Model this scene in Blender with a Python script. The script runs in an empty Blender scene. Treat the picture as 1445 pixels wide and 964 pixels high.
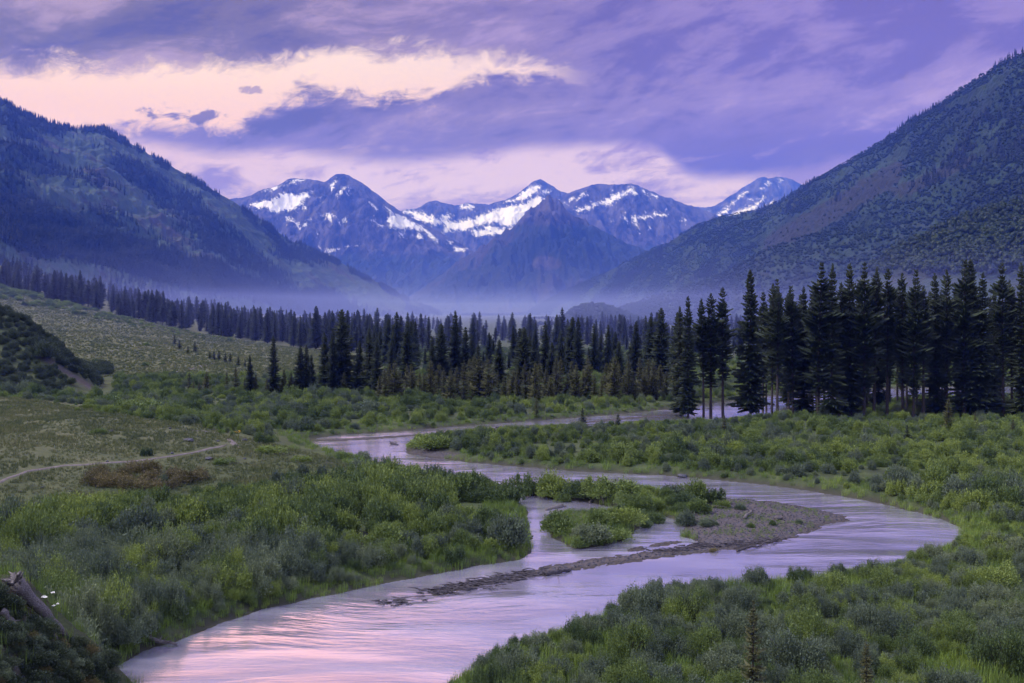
import bpy, math, random
import numpy as np
random.seed(7)
RNG = np.random.RandomState(11)
F, H, CX, HY = 1405.0, 16.0, 722.5, 440.0      # focal length in photo pixels, eye height, principal column, horizon row
C = bpy.context.scene.collection
PI = math.pi

# ------------------------------------------------------------------ noise
def _hash(ix, iy, seed):
    n = (ix * 374761393 + iy * 668265263 + seed * 1442695041) & 0xffffffff
    n = ((n ^ (n >> 13)) * 1274126177) & 0xffffffff
    n = (n ^ (n >> 16)) & 0xffffffff
    return n
def perlin(x, y, seed=0):
    x = np.asarray(x, float); y = np.asarray(y, float)
    xi = np.floor(x).astype(np.int64); yi = np.floor(y).astype(np.int64)
    xf = x - xi; yf = y - yi
    u = xf*xf*xf*(xf*(xf*6-15)+10); v = yf*yf*yf*(yf*(yf*6-15)+10)
    def gr(ix, iy, dx, dy):
        a = _hash(ix, iy, seed).astype(float) * (2*PI/4294967296.0)
        return np.cos(a)*dx + np.sin(a)*dy
    n00 = gr(xi, yi, xf, yf); n10 = gr(xi+1, yi, xf-1, yf)
    n01 = gr(xi, yi+1, xf, yf-1); n11 = gr(xi+1, yi+1, xf-1, yf-1)
    return 1.5*((n00*(1-u)+n10*u)*(1-v) + (n01*(1-u)+n11*u)*v)
def fbm(x, y, o=4, seed=0):
    s = 0; a = 1; t = 0
    for k in range(o):
        s = s + a*perlin(x*2**k, y*2**k, seed+k*17); t += a; a *= .5
    return s/t
def ridged(x, y, o=4, seed=0):
    s = 0; a = 1; t = 0
    for k in range(o):
        s = s + a*(1-2*np.abs(perlin(x*2**k, y*2**k, seed+k*31))); t += a; a *= .5
    return s/t
def ss(a, b, x):
    t = np.clip((x-a)/(b-a), 0, 1); return t*t*(3-2*t)

# ------------------------------------------------------------------ ground plan (photo pixels projected to the flat valley floor)
def gp(pts, z=0.0):
    return np.array([((x-CX)*((H-z)/(y-HY)), (H-z)*F/(y-HY)) for x, y in pts])
def sdf(P, X, Y):
    """signed distance, positive inside"""
    X = np.asarray(X, float); Y = np.asarray(Y, float); sh = X.shape
    X = X.ravel(); Y = Y.ravel()
    d = np.full(X.shape, 1e9); ins = np.zeros(X.shape, bool)
    n = len(P)
    for i in range(n):
        ax, ay = P[i]; bx, by = P[(i+1) % n]
        ex, ey = bx-ax, by-ay; wx, wy = X-ax, Y-ay
        t = np.clip((wx*ex+wy*ey)/(ex*ex+ey*ey+1e-12), 0, 1)
        d = np.minimum(d, (wx-ex*t)**2+(wy-ey*t)**2)
        c = ((ay > Y) != (by > Y))
        if abs(ey) > 1e-12:
            ins ^= c & (X < ex*(Y-ay)/ey+ax)
    d = np.sqrt(d)
    return np.where(ins, d, -d).reshape(sh)

RIVER = [(40,1160),(70,1080),(118,1000),(150,946),(215,914),(250,905),(300,884),(370,860),(450,843),(520,828),(570,818),(620,810),
 (680,797),(735,789),(748,782),(748,762),(746,740),(740,716),(728,701),(762,699),(800,705),(835,709),(872,717),(866,729),(800,727),
 (782,730),(774,746),(780,758),(800,770),(818,774),(850,770),(885,760),(896,747),(905,738),(915,731),(935,728),(955,733),(965,743),
 (962,755),(985,765),(960,772),(900,780),(850,787),(800,794),(755,802),(715,812),(700,820),(735,816),(760,813),(800,807),(870,796),
 (950,786),(1000,779),(1060,773),(1120,759),(1150,749),(1157,743),(1175,738),(1200,735),(1190,727),(1150,718),(1110,711),(1060,705),
 (1020,703),(985,706),(940,699),(900,694),(860,692),(800,692),(740,692),(712,694),(690,692),(640,682),(600,675),(560,668),(520,656),
 (490,645),(455,637),(430,628),(426,622),(445,618),(480,614),(560,609),(640,602),(740,595),(830,588),(900,582),(960,575),(1000,570),
 (1060,562),(1130,553),(1180,551),(1260,548),(1400,545),(1600,540),(1600,556),(1400,560),(1250,566),(1210,575),(1150,582),(1080,590),
 (1010,599),(960,600),(900,602),(830,606),(760,609),(700,611),(640,616),(600,620),(580,627),(572,634),(580,641),(620,647),(660,652),
 (700,656),(740,659),(800,664),(870,668),(940,671),(1010,677),(1080,684),(1140,692),(1200,702),(1240,710),(1290,722),(1330,732),
 (1352,742),(1358,755),(1345,770),(1300,790),(1230,810),(1150,822),(1080,828),(1000,832),(940,842),(880,862),(830,885),(770,905),
 (715,926),(655,955),(600,995),(560,1045),(520,1110),(470,1160)]
RIV = gp(RIVER)
BARS = [  # gravel islands standing in the water
 [(445,622),(480,619.5),(540,616),(620,610.5),(700,604.5),(760,600),(795,599),(700,606.5),(620,613),(540,619),(480,622.5)],
 [(815,596),(850,592.5),(900,588),(945,584),(940,586),(900,590),(850,595),(825,597)],
 [(608,834),(640,826),(690,818),(700,821),(672,830),(640,836),(615,840)],
 [(545,851),(560,848),(572,847),(560,852),(548,854)],
 [(880,776),(915,769),(955,764),(970,765),(930,771),(890,779)],
 [(568,637),(600,637),(635,642),(650,647),(625,647),(590,643)],
]
BARP = [gp(b) for b in BARS]
GRAV = gp([(600,842),(700,824),(800,812),(950,792),(1060,779),(1150,756),(1215,738),(1190,722),(1110,706),(1035,699),(1012,704),(1002,716),(985,727),
 (966,738),(968,752),(985,762),(900,776),(800,790),(700,808)])
BARRED = gp([(1035,703),(1015,712),(1000,727),(985,740),(1000,752),(1060,757),(1120,748),(1150,738),(1130,722),(1080,712)])  # sparse growth on the bar
SCREE_B = None

def interp(u, pts):
    a = np.array(pts, float); return np.interp(u, a[:,0], a[:,1])
TERR = gp([(-500,556),(-100,556),(20,560),(150,580),(300,604),(380,624),(395,645),(400,662),(300,690),(180,708),(0,730),(-500,760)])
def terrain_exact(X, Y, full=False):
    X = np.asarray(X, float); Y = np.asarray(Y, float)
    near = (Y > 15) & (Y < 360) & (np.abs(X) < 420)
    d = np.full(X.shape, 50.0)
    dr = -sdf(RIV, X[near], Y[near]) if X.ndim else None
    d[near] = dr
    for b in BARP:
        db = np.full(X.shape, -50.0); db[near] = sdf(b, X[near], Y[near])
        d = np.where((d < 0) | (db > 0), np.maximum(d, db), d)
    dg = np.full(X.shape, -50.0); dg[near] = sdf(GRAV, X[near], Y[near])
    for b in BARP:
        db = np.full(X.shape, -50.0); db[near] = sdf(b, X[near], Y[near]); dg = np.maximum(dg, db)
    d = d + 0.35*fbm(X/1.7, Y/1.7, 3, 5)*np.clip(Y/70, .4, 2)
    g = ss(-.6, .3, dg)
    land = 0.62*ss(0, 1.3, d)*(1-g) + g*0.24*ss(0, 2.2, d)
    z = np.where(d > 0, land, -0.55*ss(0, 2.5, -d))
    away = ss(2, 8, d)*(1-g)
    z = z + away*(0.28*fbm(X/9, Y/9, 4, 9)+.08) + g*(d > 0)*0.05*fbm(X/.8, Y/.8, 3, 4)
    # terrace with the trail
    dt = np.full(X.shape, -50.0); dt[near] = sdf(TERR, X[near], Y[near])
    z = z + 3.0*ss(-9, 22, dt)*(1+0.25*fbm(X/25, Y/25, 3, 3)) + ss(0, 6, dt)*0.12*fbm(X/3, Y/3, 3, 8)
    # alluvial fan rising to the left
    U = CX + F*X/np.maximum(Y, 20.0)
    zt = interp(U, [(-900,85),(-400,55),(-100,33),(0,27),(100,18.5),(200,10.8),(300,5.0),(400,1.6),(520,0)])
    Yt = interp(U, [(-900,560),(0,490),(100,470),(200,450),(300,430),(400,400),(520,340)])
    t = (Y-228)/(Yt-228)
    prof = np.where(t < 1, np.power(np.clip(t, 0, 1), 1.35), 1+np.clip(t-1, 0, 4)*.55)
    z = z + zt*prof*(1+0.10*fbm(X/50, Y/50, 3, 12)*ss(.1, .4, t)) + 0.5*ss(.05, .3, t)*ss(0, 5, zt)*fbm(X/10, Y/10, 3, 2)
    # bluff at the left
    zb = interp(U, [(-900,40),(-200,25),(0,16.2),(50,12.0),(80,8.4),(110,4.6),(138,.9),(160,0)])
    kb = np.where(Y < 205, ss(165, 205, Y), 1-ss(205, 262, Y))
    z = np.maximum(z, z*0.2+(zb*kb)*(1+.08*fbm(X/8, Y/8, 3, 1)))
    # slope that carries the camera, and the stony bank at the lower left
    zc = np.clip(14.3-0.41*np.clip(Y, -200, 60), 0, 14.3)
    z = np.maximum(z, np.where(Y < 36, zc*ss(36, 30, Y), 0)-np.where(Y < 30, 0, 1.0)*ss(30, 34, Y))
    hb = 9.0-1.02*(X+13.4)
    hb = np.where(X > -13.4, hb, 9.0-0.12*(X+13.4))
    hb = hb*(1-ss(26.5, 34, Y))*ss(4, 15, Y) + .35*fbm(X/1.5, Y/1.5, 4, 77)*(1-ss(27.5, 38, Y))
    hb = hb-1.2*ss(28, 34, Y)
    z = np.maximum(z, hb)
    if full: return z, d, g, dt
    return z
ROWY = np.concatenate([np.linspace(1500,1000,60,endpoint=False), np.linspace(1000,600,300,endpoint=False), np.linspace(600,470,170,endpoint=False),
                       np.linspace(470,448,60,endpoint=False), np.linspace(448,441.8,30)])
GY = np.concatenate([[-400,-200,-100,-40,-10,0,3,6,9,12,15,18,20], H*F/(ROWY-HY)])
GU = np.concatenate([np.linspace(-2600,-300,60,endpoint=False), np.linspace(-300,1750,820,endpoint=False), np.linspace(1750,4000,60)])
_W = np.maximum(np.abs(GY), 22)
GX2 = ((GU-CX)/F)[None,:]*_W[:,None]; GY2 = np.repeat(GY[:,None], len(GU), 1)
GZ, GD, GG, GT = terrain_exact(GX2, GY2, True)
def terrain(X, Y, full=False):
    """read heights and masks back from the ground sheet itself"""
    X = np.asarray(X, float); Y = np.asarray(Y, float)
    r = np.interp(Y, GY, np.arange(len(GY))); u = CX+F*X/np.maximum(np.abs(Y), 22); c = np.interp(u, GU, np.arange(len(GU)))
    i = np.clip(r.astype(int), 0, len(GY)-2); j = np.clip(c.astype(int), 0, len(GU)-2); a = r-i; b = c-j
    def L(A): return (A[i,j]*(1-a)+A[i+1,j]*a)*(1-b)+(A[i,j+1]*(1-a)+A[i+1,j+1]*a)*b
    return (L(GZ), L(GD), L(GG), L(GT)) if full else L(GZ)
def hit(px, py, zoff=0.0):
    """first terrain point under photo pixel (px,py)"""
    px = np.atleast_1d(np.asarray(px, float)); py = np.atleast_1d(np.asarray(py, float))
    tx = (px-CX)/F; tz = (HY-py)/F
    Y = np.full(px.shape, 22.0); done = np.zeros(px.shape, bool); prev = Y.copy()
    for k in range(420):
        z = terrain(tx*Y, Y); below = (H+tz*Y) <= z
        done |= below
        if done.all(): break
        prev = np.where(done, prev, Y); Y = np.where(done, Y, Y*1.01+.05)
    lo, hi = prev, Y
    for k in range(14):
        m = .5*(lo+hi); b = (H+tz*m) <= terrain(tx*m, m)
        hi = np.where(b, m, hi); lo = np.where(b, lo, m)
    return tx*hi, hi, terrain(tx*hi, hi)
def hit1(px, py):
    a, b, c = hit([px], [py]); return float(a[0]), float(b[0]), float(c[0])
def P2(X, Y, Z): return CX+F*X/Y, HY-F*(Z-H)/Y

# ------------------------------------------------------------------ object helpers
def tag(o, label=None, cat=None, group=None, kind=None):
    if label: o['label'] = label
    if cat: o['category'] = cat
    if group: o['group'] = group
    if kind: o['kind'] = kind
    return o
def mesh_obj(name, V, Fc, mat=None, parent=None, smooth=False, link=True):
    me = bpy.data.meshes.new(name)
    V = np.asarray(V, np.float32).reshape(-1, 3)
    if isinstance(Fc, np.ndarray):
        k = Fc.shape[1]; n = len(Fc)
        me.vertices.add(len(V)); me.vertices.foreach_set('co', V.ravel())
        me.loops.add(n*k); me.loops.foreach_set('vertex_index', Fc.astype(np.int32).ravel())
        me.polygons.add(n); me.polygons.foreach_set('loop_start', np.arange(0, n*k, k, dtype=np.int32))
        me.polygons.foreach_set('loop_total', np.full(n, k, np.int32))
        me.update(calc_edges=True)
    else:
        me.from_pydata([tuple(v) for v in V.tolist()], [], Fc); me.update()
    if smooth: me.polygons.foreach_set('use_smooth', np.ones(len(me.polygons), bool))
    for m in (mat if isinstance(mat, (list, tuple)) else [mat]):
        if m: me.materials.append(m)
    o = bpy.data.objects.new(name, me)
    if link: C.objects.link(o)
    if parent: o.parent = parent
    return o
def empty(name, loc=(0,0,0), rz=0):
    o = bpy.data.objects.new(name, None); C.objects.link(o); o.location = loc; o.rotation_euler = (0,0,rz)
    o.empty_display_size = .3
    return o
def attr(o, name, arr):
    a = o.data.attributes.new(name, 'FLOAT', 'POINT'); a.data.foreach_set('value', np.asarray(arr, np.float32).ravel())
def grid_faces(nr, nc):
    i = np.arange(nr-1)[:,None]*nc+np.arange(nc-1)[None,:]
    return np.stack([i, i+1, i+nc+1, i+nc], -1).reshape(-1, 4)

class MB:
    def __init__(s): s.v = []; s.f = []; s.n = 0
    def add(s, V, Fc):
        V = np.asarray(V, float).reshape(-1,3); s.v.append(V); s.f += [[i+s.n for i in f] for f in Fc]; s.n += len(V)
    def quads(s, Q):   # (n,4,3)
        Q = np.asarray(Q, float); n = len(Q)
        s.v.append(Q.reshape(-1,3)); s.f += (np.arange(n*4).reshape(-1,4)+s.n).tolist(); s.n += n*4
    def tris(s, Q):
        Q = np.asarray(Q, float); n = len(Q)
        s.v.append(Q.reshape(-1,3)); s.f += (np.arange(n*3).reshape(-1,3)+s.n).tolist(); s.n += n*3
    def tube(s, pts, rad, k=6, cap=True):
        pts = np.asarray(pts, float); rings = []
        for i, p in enumerate(pts):
            d = pts[min(i+1, len(pts)-1)]-pts[max(i-1, 0)]; d = d/(np.linalg.norm(d)+1e-9)
            a = np.cross(d, [0.13,0.27,.95] if abs(d[2]) < .9 else [1,0,0]); a /= np.linalg.norm(a)+1e-9; b = np.cross(d, a)
            r = rad[i] if hasattr(rad, '__len__') else rad
            rings.append([p+r*(math.cos(q*2*PI/k)*a+math.sin(q*2*PI/k)*b) for q in range(k)])
        V = np.array(rings).reshape(-1,3); Fc = []
        for i in range(len(pts)-1):
            for q in range(k):
                Fc.append([i*k+q, i*k+(q+1)%k, (i+1)*k+(q+1)%k, (i+1)*k+q])
        if cap: Fc.append(list(range(k))[::-1]); Fc.append([(len(pts)-1)*k+q for q in range(k)])
        s.add(V, Fc)
    def build(s, name, mat, parent=None, smooth=False, link=True):
        V = np.concatenate(s.v)
        return mesh_obj(name, V, s.f, mat, parent, smooth, link)

# ------------------------------------------------------------------ node helpers
class NT:
    def __init__(s, tree): s.t = tree; s.n = tree.nodes; s.l = tree.links
    def node(s, typ, **kw):
        n = s.n.new(typ)
        for k, v in kw.items(): setattr(n, k, v)
        return n
    def put(s, sock, v):
        if isinstance(v, bpy.types.NodeSocket): s.l.new(v, sock)
        elif v is not None: sock.default_value = v
    def m(s, op, a, b=None, c=None, clamp=False):
        n = s.node('ShaderNodeMath', operation=op, use_clamp=clamp)
        s.put(n.inputs[0], a)
        if b is not None: s.put(n.inputs[1], b)
        if c is not None: s.put(n.inputs[2], c)
        return n.outputs[0]
    def smooth(s, x, a, b, o0=0.0, o1=1.0):
        n = s.node('ShaderNodeMapRange', interpolation_type='SMOOTHSTEP')
        s.put(n.inputs[0], x); s.put(n.inputs[1], a); s.put(n.inputs[2], b); s.put(n.inputs[3], o0); s.put(n.inputs[4], o1)
        return n.outputs[0]
    def mix(s, f, a, b, mode='MIX'):
        n = s.node('ShaderNodeMix', data_type='RGBA', blend_type=mode)
        s.put(n.inputs[0], f); s.put(n.inputs[6], a if isinstance(a, bpy.types.NodeSocket) else (*a, 1)); s.put(n.inputs[7], b if isinstance(b, bpy.types.NodeSocket) else (*b, 1))
        return n.outputs[2]
    def noise(s, vec, scale, detail=4, rough=.55, dist=0, out=0):
        n = s.node('ShaderNodeTexNoise'); s.put(n.inputs['Vector'], vec)
        n.inputs['Scale'].default_value = scale; n.inputs['Detail'].default_value = detail
        n.inputs['Roughness'].default_value = rough; n.inputs['Distortion'].default_value = dist
        return n.outputs[out]
    def vmap(s, vec, loc=(0,0,0), rot=(0,0,0), sc=(1,1,1)):
        n = s.node('ShaderNodeMapping'); s.put(n.inputs[0], vec)
        n.inputs[1].default_value = loc; n.inputs[2].default_value = rot; n.inputs[3].default_value = sc
        return n.outputs[0]
    def ramp(s, f, stops, interp='LINEAR'):
        n = s.node('ShaderNodeValToRGB'); s.put(n.inputs[0], f); cr = n.color_ramp; cr.interpolation = interp
        while len(cr.elements) > 1: cr.elements.remove(cr.elements[-1])
        cr.elements[0].position = stops[0][0]; cr.elements[0].color = (*stops[0][1], 1)
        for p, c in stops[1:]:
            e = cr.elements.new(p); e.color = (*c, 1)
        return n.outputs[0]
    def attr(s, name):
        n = s.node('ShaderNodeAttribute'); n.attribute_name = name; return n.outputs['Fac']
    def bump(s, h, strength=.5, dist=.1, normal=None):
        n = s.node('ShaderNodeBump'); s.put(n.inputs['Height'], h); n.inputs['Strength'].default_value = strength
        n.inputs['Distance'].default_value = dist
        if normal: s.put(n.inputs['Normal'], normal)
        return n.outputs[0]
def newmat(name):
    m = bpy.data.materials.new(name); m.use_nodes = True; m.node_tree.nodes.clear()
    t = NT(m.node_tree); out = t.node('ShaderNodeOutputMaterial'); return m, t, out
def principled(t, out, col, rough=.8, spec=.3, normal=None, **kw):
    p = t.node('ShaderNodeBsdfPrincipled')
    t.put(p.inputs['Base Color'], col if isinstance(col, bpy.types.NodeSocket) else (*col, 1)); t.put(p.inputs['Roughness'], rough)
    p.inputs['Specular IOR Level'].default_value = spec
    if normal is not None: t.put(p.inputs['Normal'], normal)
    for k, v in kw.items(): t.put(p.inputs[k], v)
    t.l.new(p.outputs[0], out.inputs['Surface']); return p

# ------------------------------------------------------------------ materials
def leafmat(name, cols, patch=.05, trans=.22, rough=.6):
    """foliage: colour varies by plant (object random), by patch of ground and by leaf"""
    m, t, out = newmat(name)
    oi = t.node('ShaderNodeObjectInfo'); geo = t.node('ShaderNodeNewGeometry')
    big = t.noise(geo.outputs['Position'], patch, 3, .6)
    fine = t.noise(geo.outputs['Position'], 2.3, 2, .6)
    f = t.m('ADD', t.m('MULTIPLY', oi.outputs['Random'], .75), t.m('MULTIPLY', t.m('SUBTRACT', big, .5), 1.5))
    f = t.m('ADD', f, t.m('MULTIPLY', t.m('SUBTRACT', fine, .5), .8)); f = t.m('ADD', f, .12, clamp=True)
    n = len(cols); c = t.ramp(f, [(i/(n-1), cols[i]) for i in range(n)])
    d = t.node('ShaderNodeBsdfDiffuse'); tr = t.node('ShaderNodeBsdfTranslucent'); gl = t.node('ShaderNodeBsdfGlossy'); gl.inputs['Roughness'].default_value = rough
    t.put(d.inputs[0], c); t.put(tr.inputs[0], t.mix(.3, c, (.08,.16,.03))); gl.inputs[0].default_value = (.5,.5,.5,1)
    mx = t.node('ShaderNodeMixShader'); mx.inputs[0].default_value = trans; t.l.new(d.outputs[0], mx.inputs[1]); t.l.new(tr.outputs[0], mx.inputs[2])
    m2 = t.node('ShaderNodeMixShader'); m2.inputs[0].default_value = .045; t.l.new(mx.outputs[0], m2.inputs[1]); t.l.new(gl.outputs[0], m2.inputs[2])
    t.l.new(m2.outputs[0], out.inputs['Surface']); return m
M = {}
M['willow'] = leafmat('willow_leaves', [(.048,.080,.036),(.088,.135,.042),(.145,.205,.050),(.22,.29,.060)])
M['grey_willow'] = leafmat('grey_willow_leaves', [(.070,.098,.070),(.105,.142,.092),(.155,.195,.105)])
M['grass'] = leafmat('grass_blades', [(.064,.110,.028),(.100,.165,.030),(.14,.22,.034),(.20,.28,.044)], .07)
M['drygrass'] = leafmat('meadow_grass', [(.060,.082,.036),(.090,.112,.044),(.125,.142,.056),(.165,.165,.078)], .09)
M['darkbrush'] = leafmat('dark_brush_leaves', [(.030,.044,.032),(.045,.064,.042),(.068,.090,.050)])
M['brownbush'] = leafmat('brown_shrub_leaves', [(.075,.066,.034),(.12,.105,.048),(.18,.15,.065)])
M['conifer'] = leafmat('conifer_needles', [(.026,.038,.024),(.038,.053,.031),(.052,.068,.036)], .02, .12)
M['youngpine'] = leafmat('young_pine_needles', [(.055,.062,.030),(.075,.082,.034),(.10,.105,.038)], .02, .15)
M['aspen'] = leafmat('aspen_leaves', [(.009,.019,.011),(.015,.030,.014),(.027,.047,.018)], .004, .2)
M['farconifer'] = leafmat('distant_conifer_needles', [(.006,.012,.010),(.010,.018,.013),(.016,.026,.017)], .003, .05)
def simple(name, stops, scale=4, rough=.85, sc=(1,1,1), bump=.3, bd=.05, spec=.2):
    m, t, out = newmat(name); tc = t.node('ShaderNodeTexCoord')
    n = t.noise(t.vmap(tc.outputs['Object'], sc=sc), scale, 5, .6)
    principled(t, out, t.ramp(n, stops), rough, spec, t.bump(n, bump, bd)); return m
M['bark'] = simple('conifer_bark', [(.3,(.025,.022,.022)),(.7,(.06,.052,.05))], 3, sc=(6,6,1))
M['palebark'] = simple('aspen_bark', [(.3,(.30,.29,.25)),(.7,(.5,.48,.42))], 1)
M['driftwood'] = simple('weathered_wood', [(.3,(.045,.04,.04)),(.55,(.12,.11,.11)),(.75,(.23,.215,.215))], 5, sc=(1,8,8), bump=.6)
M['rock'] = simple('grey_rock', [(.3,(.030,.032,.042)),(.6,(.065,.068,.085)),(.8,(.16,.16,.19))], 3, bump=.5)
M['darkdebris'] = simple('dark_debris', [(.3,(.022,.021,.026)),(.7,(.075,.068,.078))], 6)
M['flower'] = simple('white_flower_petals', [(.3,(.75,.75,.70)),(.7,(.85,.85,.8))], 4)
M['yellow'] = simple('yellow_flower_petals', [(.3,(.65,.40,.03)),(.7,(.8,.55,.05))], 4)
M['trail'] = simple('trail_dirt', [(.3,(.07,.062,.06)),(.6,(.125,.11,.11)),(.8,(.18,.165,.165))], 1.5, bump=.3)

def ground_mat():
    m, t, out = newmat('valley_ground'); geo = t.node('ShaderNodeNewGeometry'); P = geo.outputs['Position']
    big = t.noise(P, .035, 4, .6); mid = t.noise(P, .35, 5, .65); fine = t.noise(P, 4, 4, .7)
    green = t.ramp(mid, [(.3,(.022,.030,.016)),(.5,(.040,.055,.022)),(.7,(.065,.085,.030))])
    dry = t.ramp(t.m('ADD', t.m('MULTIPLY', mid, .6), t.m('MULTIPLY', fine, .4)), [(.32,(.040,.052,.026)),(.48,(.060,.072,.034)),(.58,(.082,.088,.046)),(.72,(.12,.112,.072))])
    c = t.mix(t.attr('dry'), green, dry)
    vor = t.node('ShaderNodeTexVoronoi'); t.put(vor.inputs['Vector'], P); vor.inputs['Scale'].default_value = 4.5
    peb = t.ramp(vor.outputs['Color'], [(0,(.018,.019,.026)),(.4,(.032,.034,.046)),(.8,(.058,.060,.078)),(1,(.12,.12,.15))])
    peb = t.mix(t.smooth(vor.outputs['Distance'], .3, .6), peb, (.075,.065,.065))
    c = t.mix(t.attr('gravel'), c, peb)
    stones = t.smooth(t.noise(P, 2.2, 5, .75), .52, .70)
    sc = t.mix(stones, (.05,.045,.042), (.11,.10,.10))
    c = t.mix(t.attr('scree'), c, sc)
    wet = t.smooth(t.node('ShaderNodeSeparateXYZ').outputs[2], 0, 1)
    sx = t.node('ShaderNodeSeparateXYZ'); t.put(sx.inputs[0], P)
    w = t.smooth(sx.outputs[2], .04, .50); w = t.m('MAXIMUM', w, t.m('MULTIPLY', t.attr('gravel'), t.smooth(sx.outputs[2], .01, .05)))
    c = t.mix(w, t.mix(.65, c, (.04,.035,.03)), c)
    principled(t, out, c, .9, .2, t.bump(t.m('ADD', fine, t.m('MULTIPLY', vor.outputs['Distance'], t.attr('gravel'))), .8, .12)); return m
M['ground'] = ground_mat()

def water_mat():
    m, t, out = newmat('river_water'); geo = t.node('ShaderNodeNewGeometry'); P = geo.outputs['Position']
    warp = t.noise(t.vmap(P, sc=(.03,.03,1)), 1, 2, .5, 0, 1)
    va = t.node('ShaderNodeVectorMath', operation='MULTIPLY_ADD'); t.put(va.inputs[0], warp); va.inputs[1].default_value = (14,14,0); t.put(va.inputs[2], P)
    a = t.noise(t.vmap(va.outputs[0], rot=(0,0,.12), sc=(.085,.34,1)), 1.0, 5, .52)
    b = t.noise(t.vmap(va.outputs[0], rot=(0,0,-.15), sc=(.45,1.7,1)), 1.0, 3, .6)
    big = t.noise(t.vmap(P, sc=(.03,.07,1)), 1, 3, .5)
    ruff = t.smooth(big, .38, .62)
    h = t.m('ADD', t.m('MULTIPLY', a, t.m('MULTIPLY_ADD', ruff, 1.1, .25)), t.m('MULTIPLY', t.m('MULTIPLY', b, .20), t.m('ADD', ruff, .1)))
    nrm = t.bump(h, .40, .55)
    gl = t.node('ShaderNodeBsdfGlossy'); gl.inputs[0].default_value = (.93,.92,.95,1); gl.inputs['Roughness'].default_value = .17; t.put(gl.inputs['Normal'], nrm)
    silt_sheen = t.mix(t.smooth(a, .35, .7), (.17,.165,.23), (.27,.26,.34))  # silt diffuse tinted lavender, carrying part of the sky reflection as colour
    df = t.node('ShaderNodeBsdfDiffuse'); t.put(df.inputs[0], silt_sheen); t.put(df.inputs['Normal'], nrm)
    lw = t.node('ShaderNodeFresnel'); lw.inputs[0].default_value = 1.75; t.put(lw.inputs['Normal'], nrm)
    f = t.m('ADD', t.m('MULTIPLY', lw.outputs[0], 1.0), .30, clamp=True)
    mx = t.node('ShaderNodeMixShader'); t.put(mx.inputs[0], f); t.l.new(df.outputs[0], mx.inputs[1]); t.l.new(gl.outputs[0], mx.inputs[2])
    t.l.new(mx.outputs[0], out.inputs['Surface']); return m
M['water'] = water_mat()

def mountain_mat(name, veg, rock, scree, vs=.004, fine=.03, snow=False, pine=(.010,.017,.015)):
    m, t, out = newmat(name); geo = t.node('ShaderNodeNewGeometry'); P = geo.outputs['Position']
    n1 = t.noise(P, vs, 5, .6); n2 = t.noise(t.vmap(P, sc=(1,1,.5)), fine, 5, .7); n3 = t.noise(P, fine*5, 3, .7)
    f = t.m('ADD', t.m('MULTIPLY', n1, .6), t.m('MULTIPLY', n2, .4))
    c = t.ramp(f, [(.38, pine),(.455, veg),(.52, tuple(v*1.5 for v in veg)),(.60, rock)])
    c = t.mix(t.m('MULTIPLY', t.smooth(n2, .5, .66), .5), c, pine)
    c = t.mix(t.smooth(t.m('ADD', t.attr('scree'), t.m('MULTIPLY', t.m('SUBTRACT', n2, .5), 1.6)), .42, .62), c, t.mix(n3, tuple(v*.6 for v in scree), scree))
    if not snow: c = t.mix(t.m('MULTIPLY', t.smooth(t.m('ADD', t.attr('woods'), t.m('MULTIPLY', t.m('SUBTRACT', n3, .5), .8)), .3, .6), .85), c, pine)
    if snow:
        st = t.noise(t.vmap(P, rot=(0,0,.2), sc=(1,.25,.45)), .014, 6, .7)
        rk = t.mix(t.smooth(st, .38, .62), tuple(v*.25 for v in rock), tuple(v*1.9 for v in rock))
        c = t.mix(t.smooth(t.attr('rocky'), .3, .7), c, rk)
        wn = t.noise(t.vmap(t.vmap(P, rot=(0,.7,0)), sc=(1.7,.5,.45)), .018, 8, .8, .5)
        s = t.m('ADD', t.attr('snow'), t.m('MULTIPLY', t.m('SUBTRACT', wn, .5), 34.0))
        wf = t.noise(t.vmap(P, sc=(1.4,.6,.7)), .07, 4, .7); s = t.m('ADD', s, t.m('MULTIPLY', t.m('SUBTRACT', wf, .5), 16.0))
        fs = t.noise(t.vmap(P, rot=(0,0,.5), sc=(1,.22,.5)), .03, 5, .7, .3)
        fs2 = t.m('MULTIPLY', t.smooth(fs, .61, .67), t.smooth(t.attr('snow'), -16, -4))
        s = t.m('MAXIMUM', s, t.m('MULTIPLY_ADD', fs2, 3.5, -1.2))
        c = t.mix(t.smooth(s, .2, 3.0), c, (.62,.60,.68))
    principled(t, out, c, .95, .1, t.bump(n2, 1.0, .4/fine*.9)); return m

# ------------------------------------------------------------------ terrain sheet
def build_ground():
    X, Y, z, d, g, dt = GX2, GY2, GZ, GD, GG, GT
    V = np.stack([X, Y, z], -1).reshape(-1,3)
    o = mesh_obj('ground', V, grid_faces(len(GY), len(GU)), M['ground'], smooth=True)
    tag(o, kind='structure')
    U = CX+F*X/np.maximum(Y, 20)
    dry = np.clip(ss(-6, 8, dt)*.85 + ss(232, 275, Y)*ss(560, 470, U), 0, 1)
    attr(o, 'dry', dry)
    attr(o, 'gravel', np.clip(g, 0, 1))
    px, py = U, HY-F*(z-H)/np.maximum(Y, 20)
    scar = ss(8, 1, np.abs(py-(498+(px-50)*.62)))*ss(40, 60, px)*ss(150, 125, px)*((Y > 160) & (Y < 240))
    bank = ((Y < 40)*ss(.5, 2, z)*ss(-9.5, -12.5, X))*ss(-.35,.25,fbm(X/2.2,Y/2.2,4,55)+.1)
    attr(o, 'scree', np.clip(scar+bank, 0, 1))
    return o
build_ground()
def build_water():
    o = mesh_obj('river', [(-120,22,0),(260,22,0),(260,335,0),(-120,335,0)], [[0,1,2,3]], M['water'])
    tag(o, kind='structure')
build_water()

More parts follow.
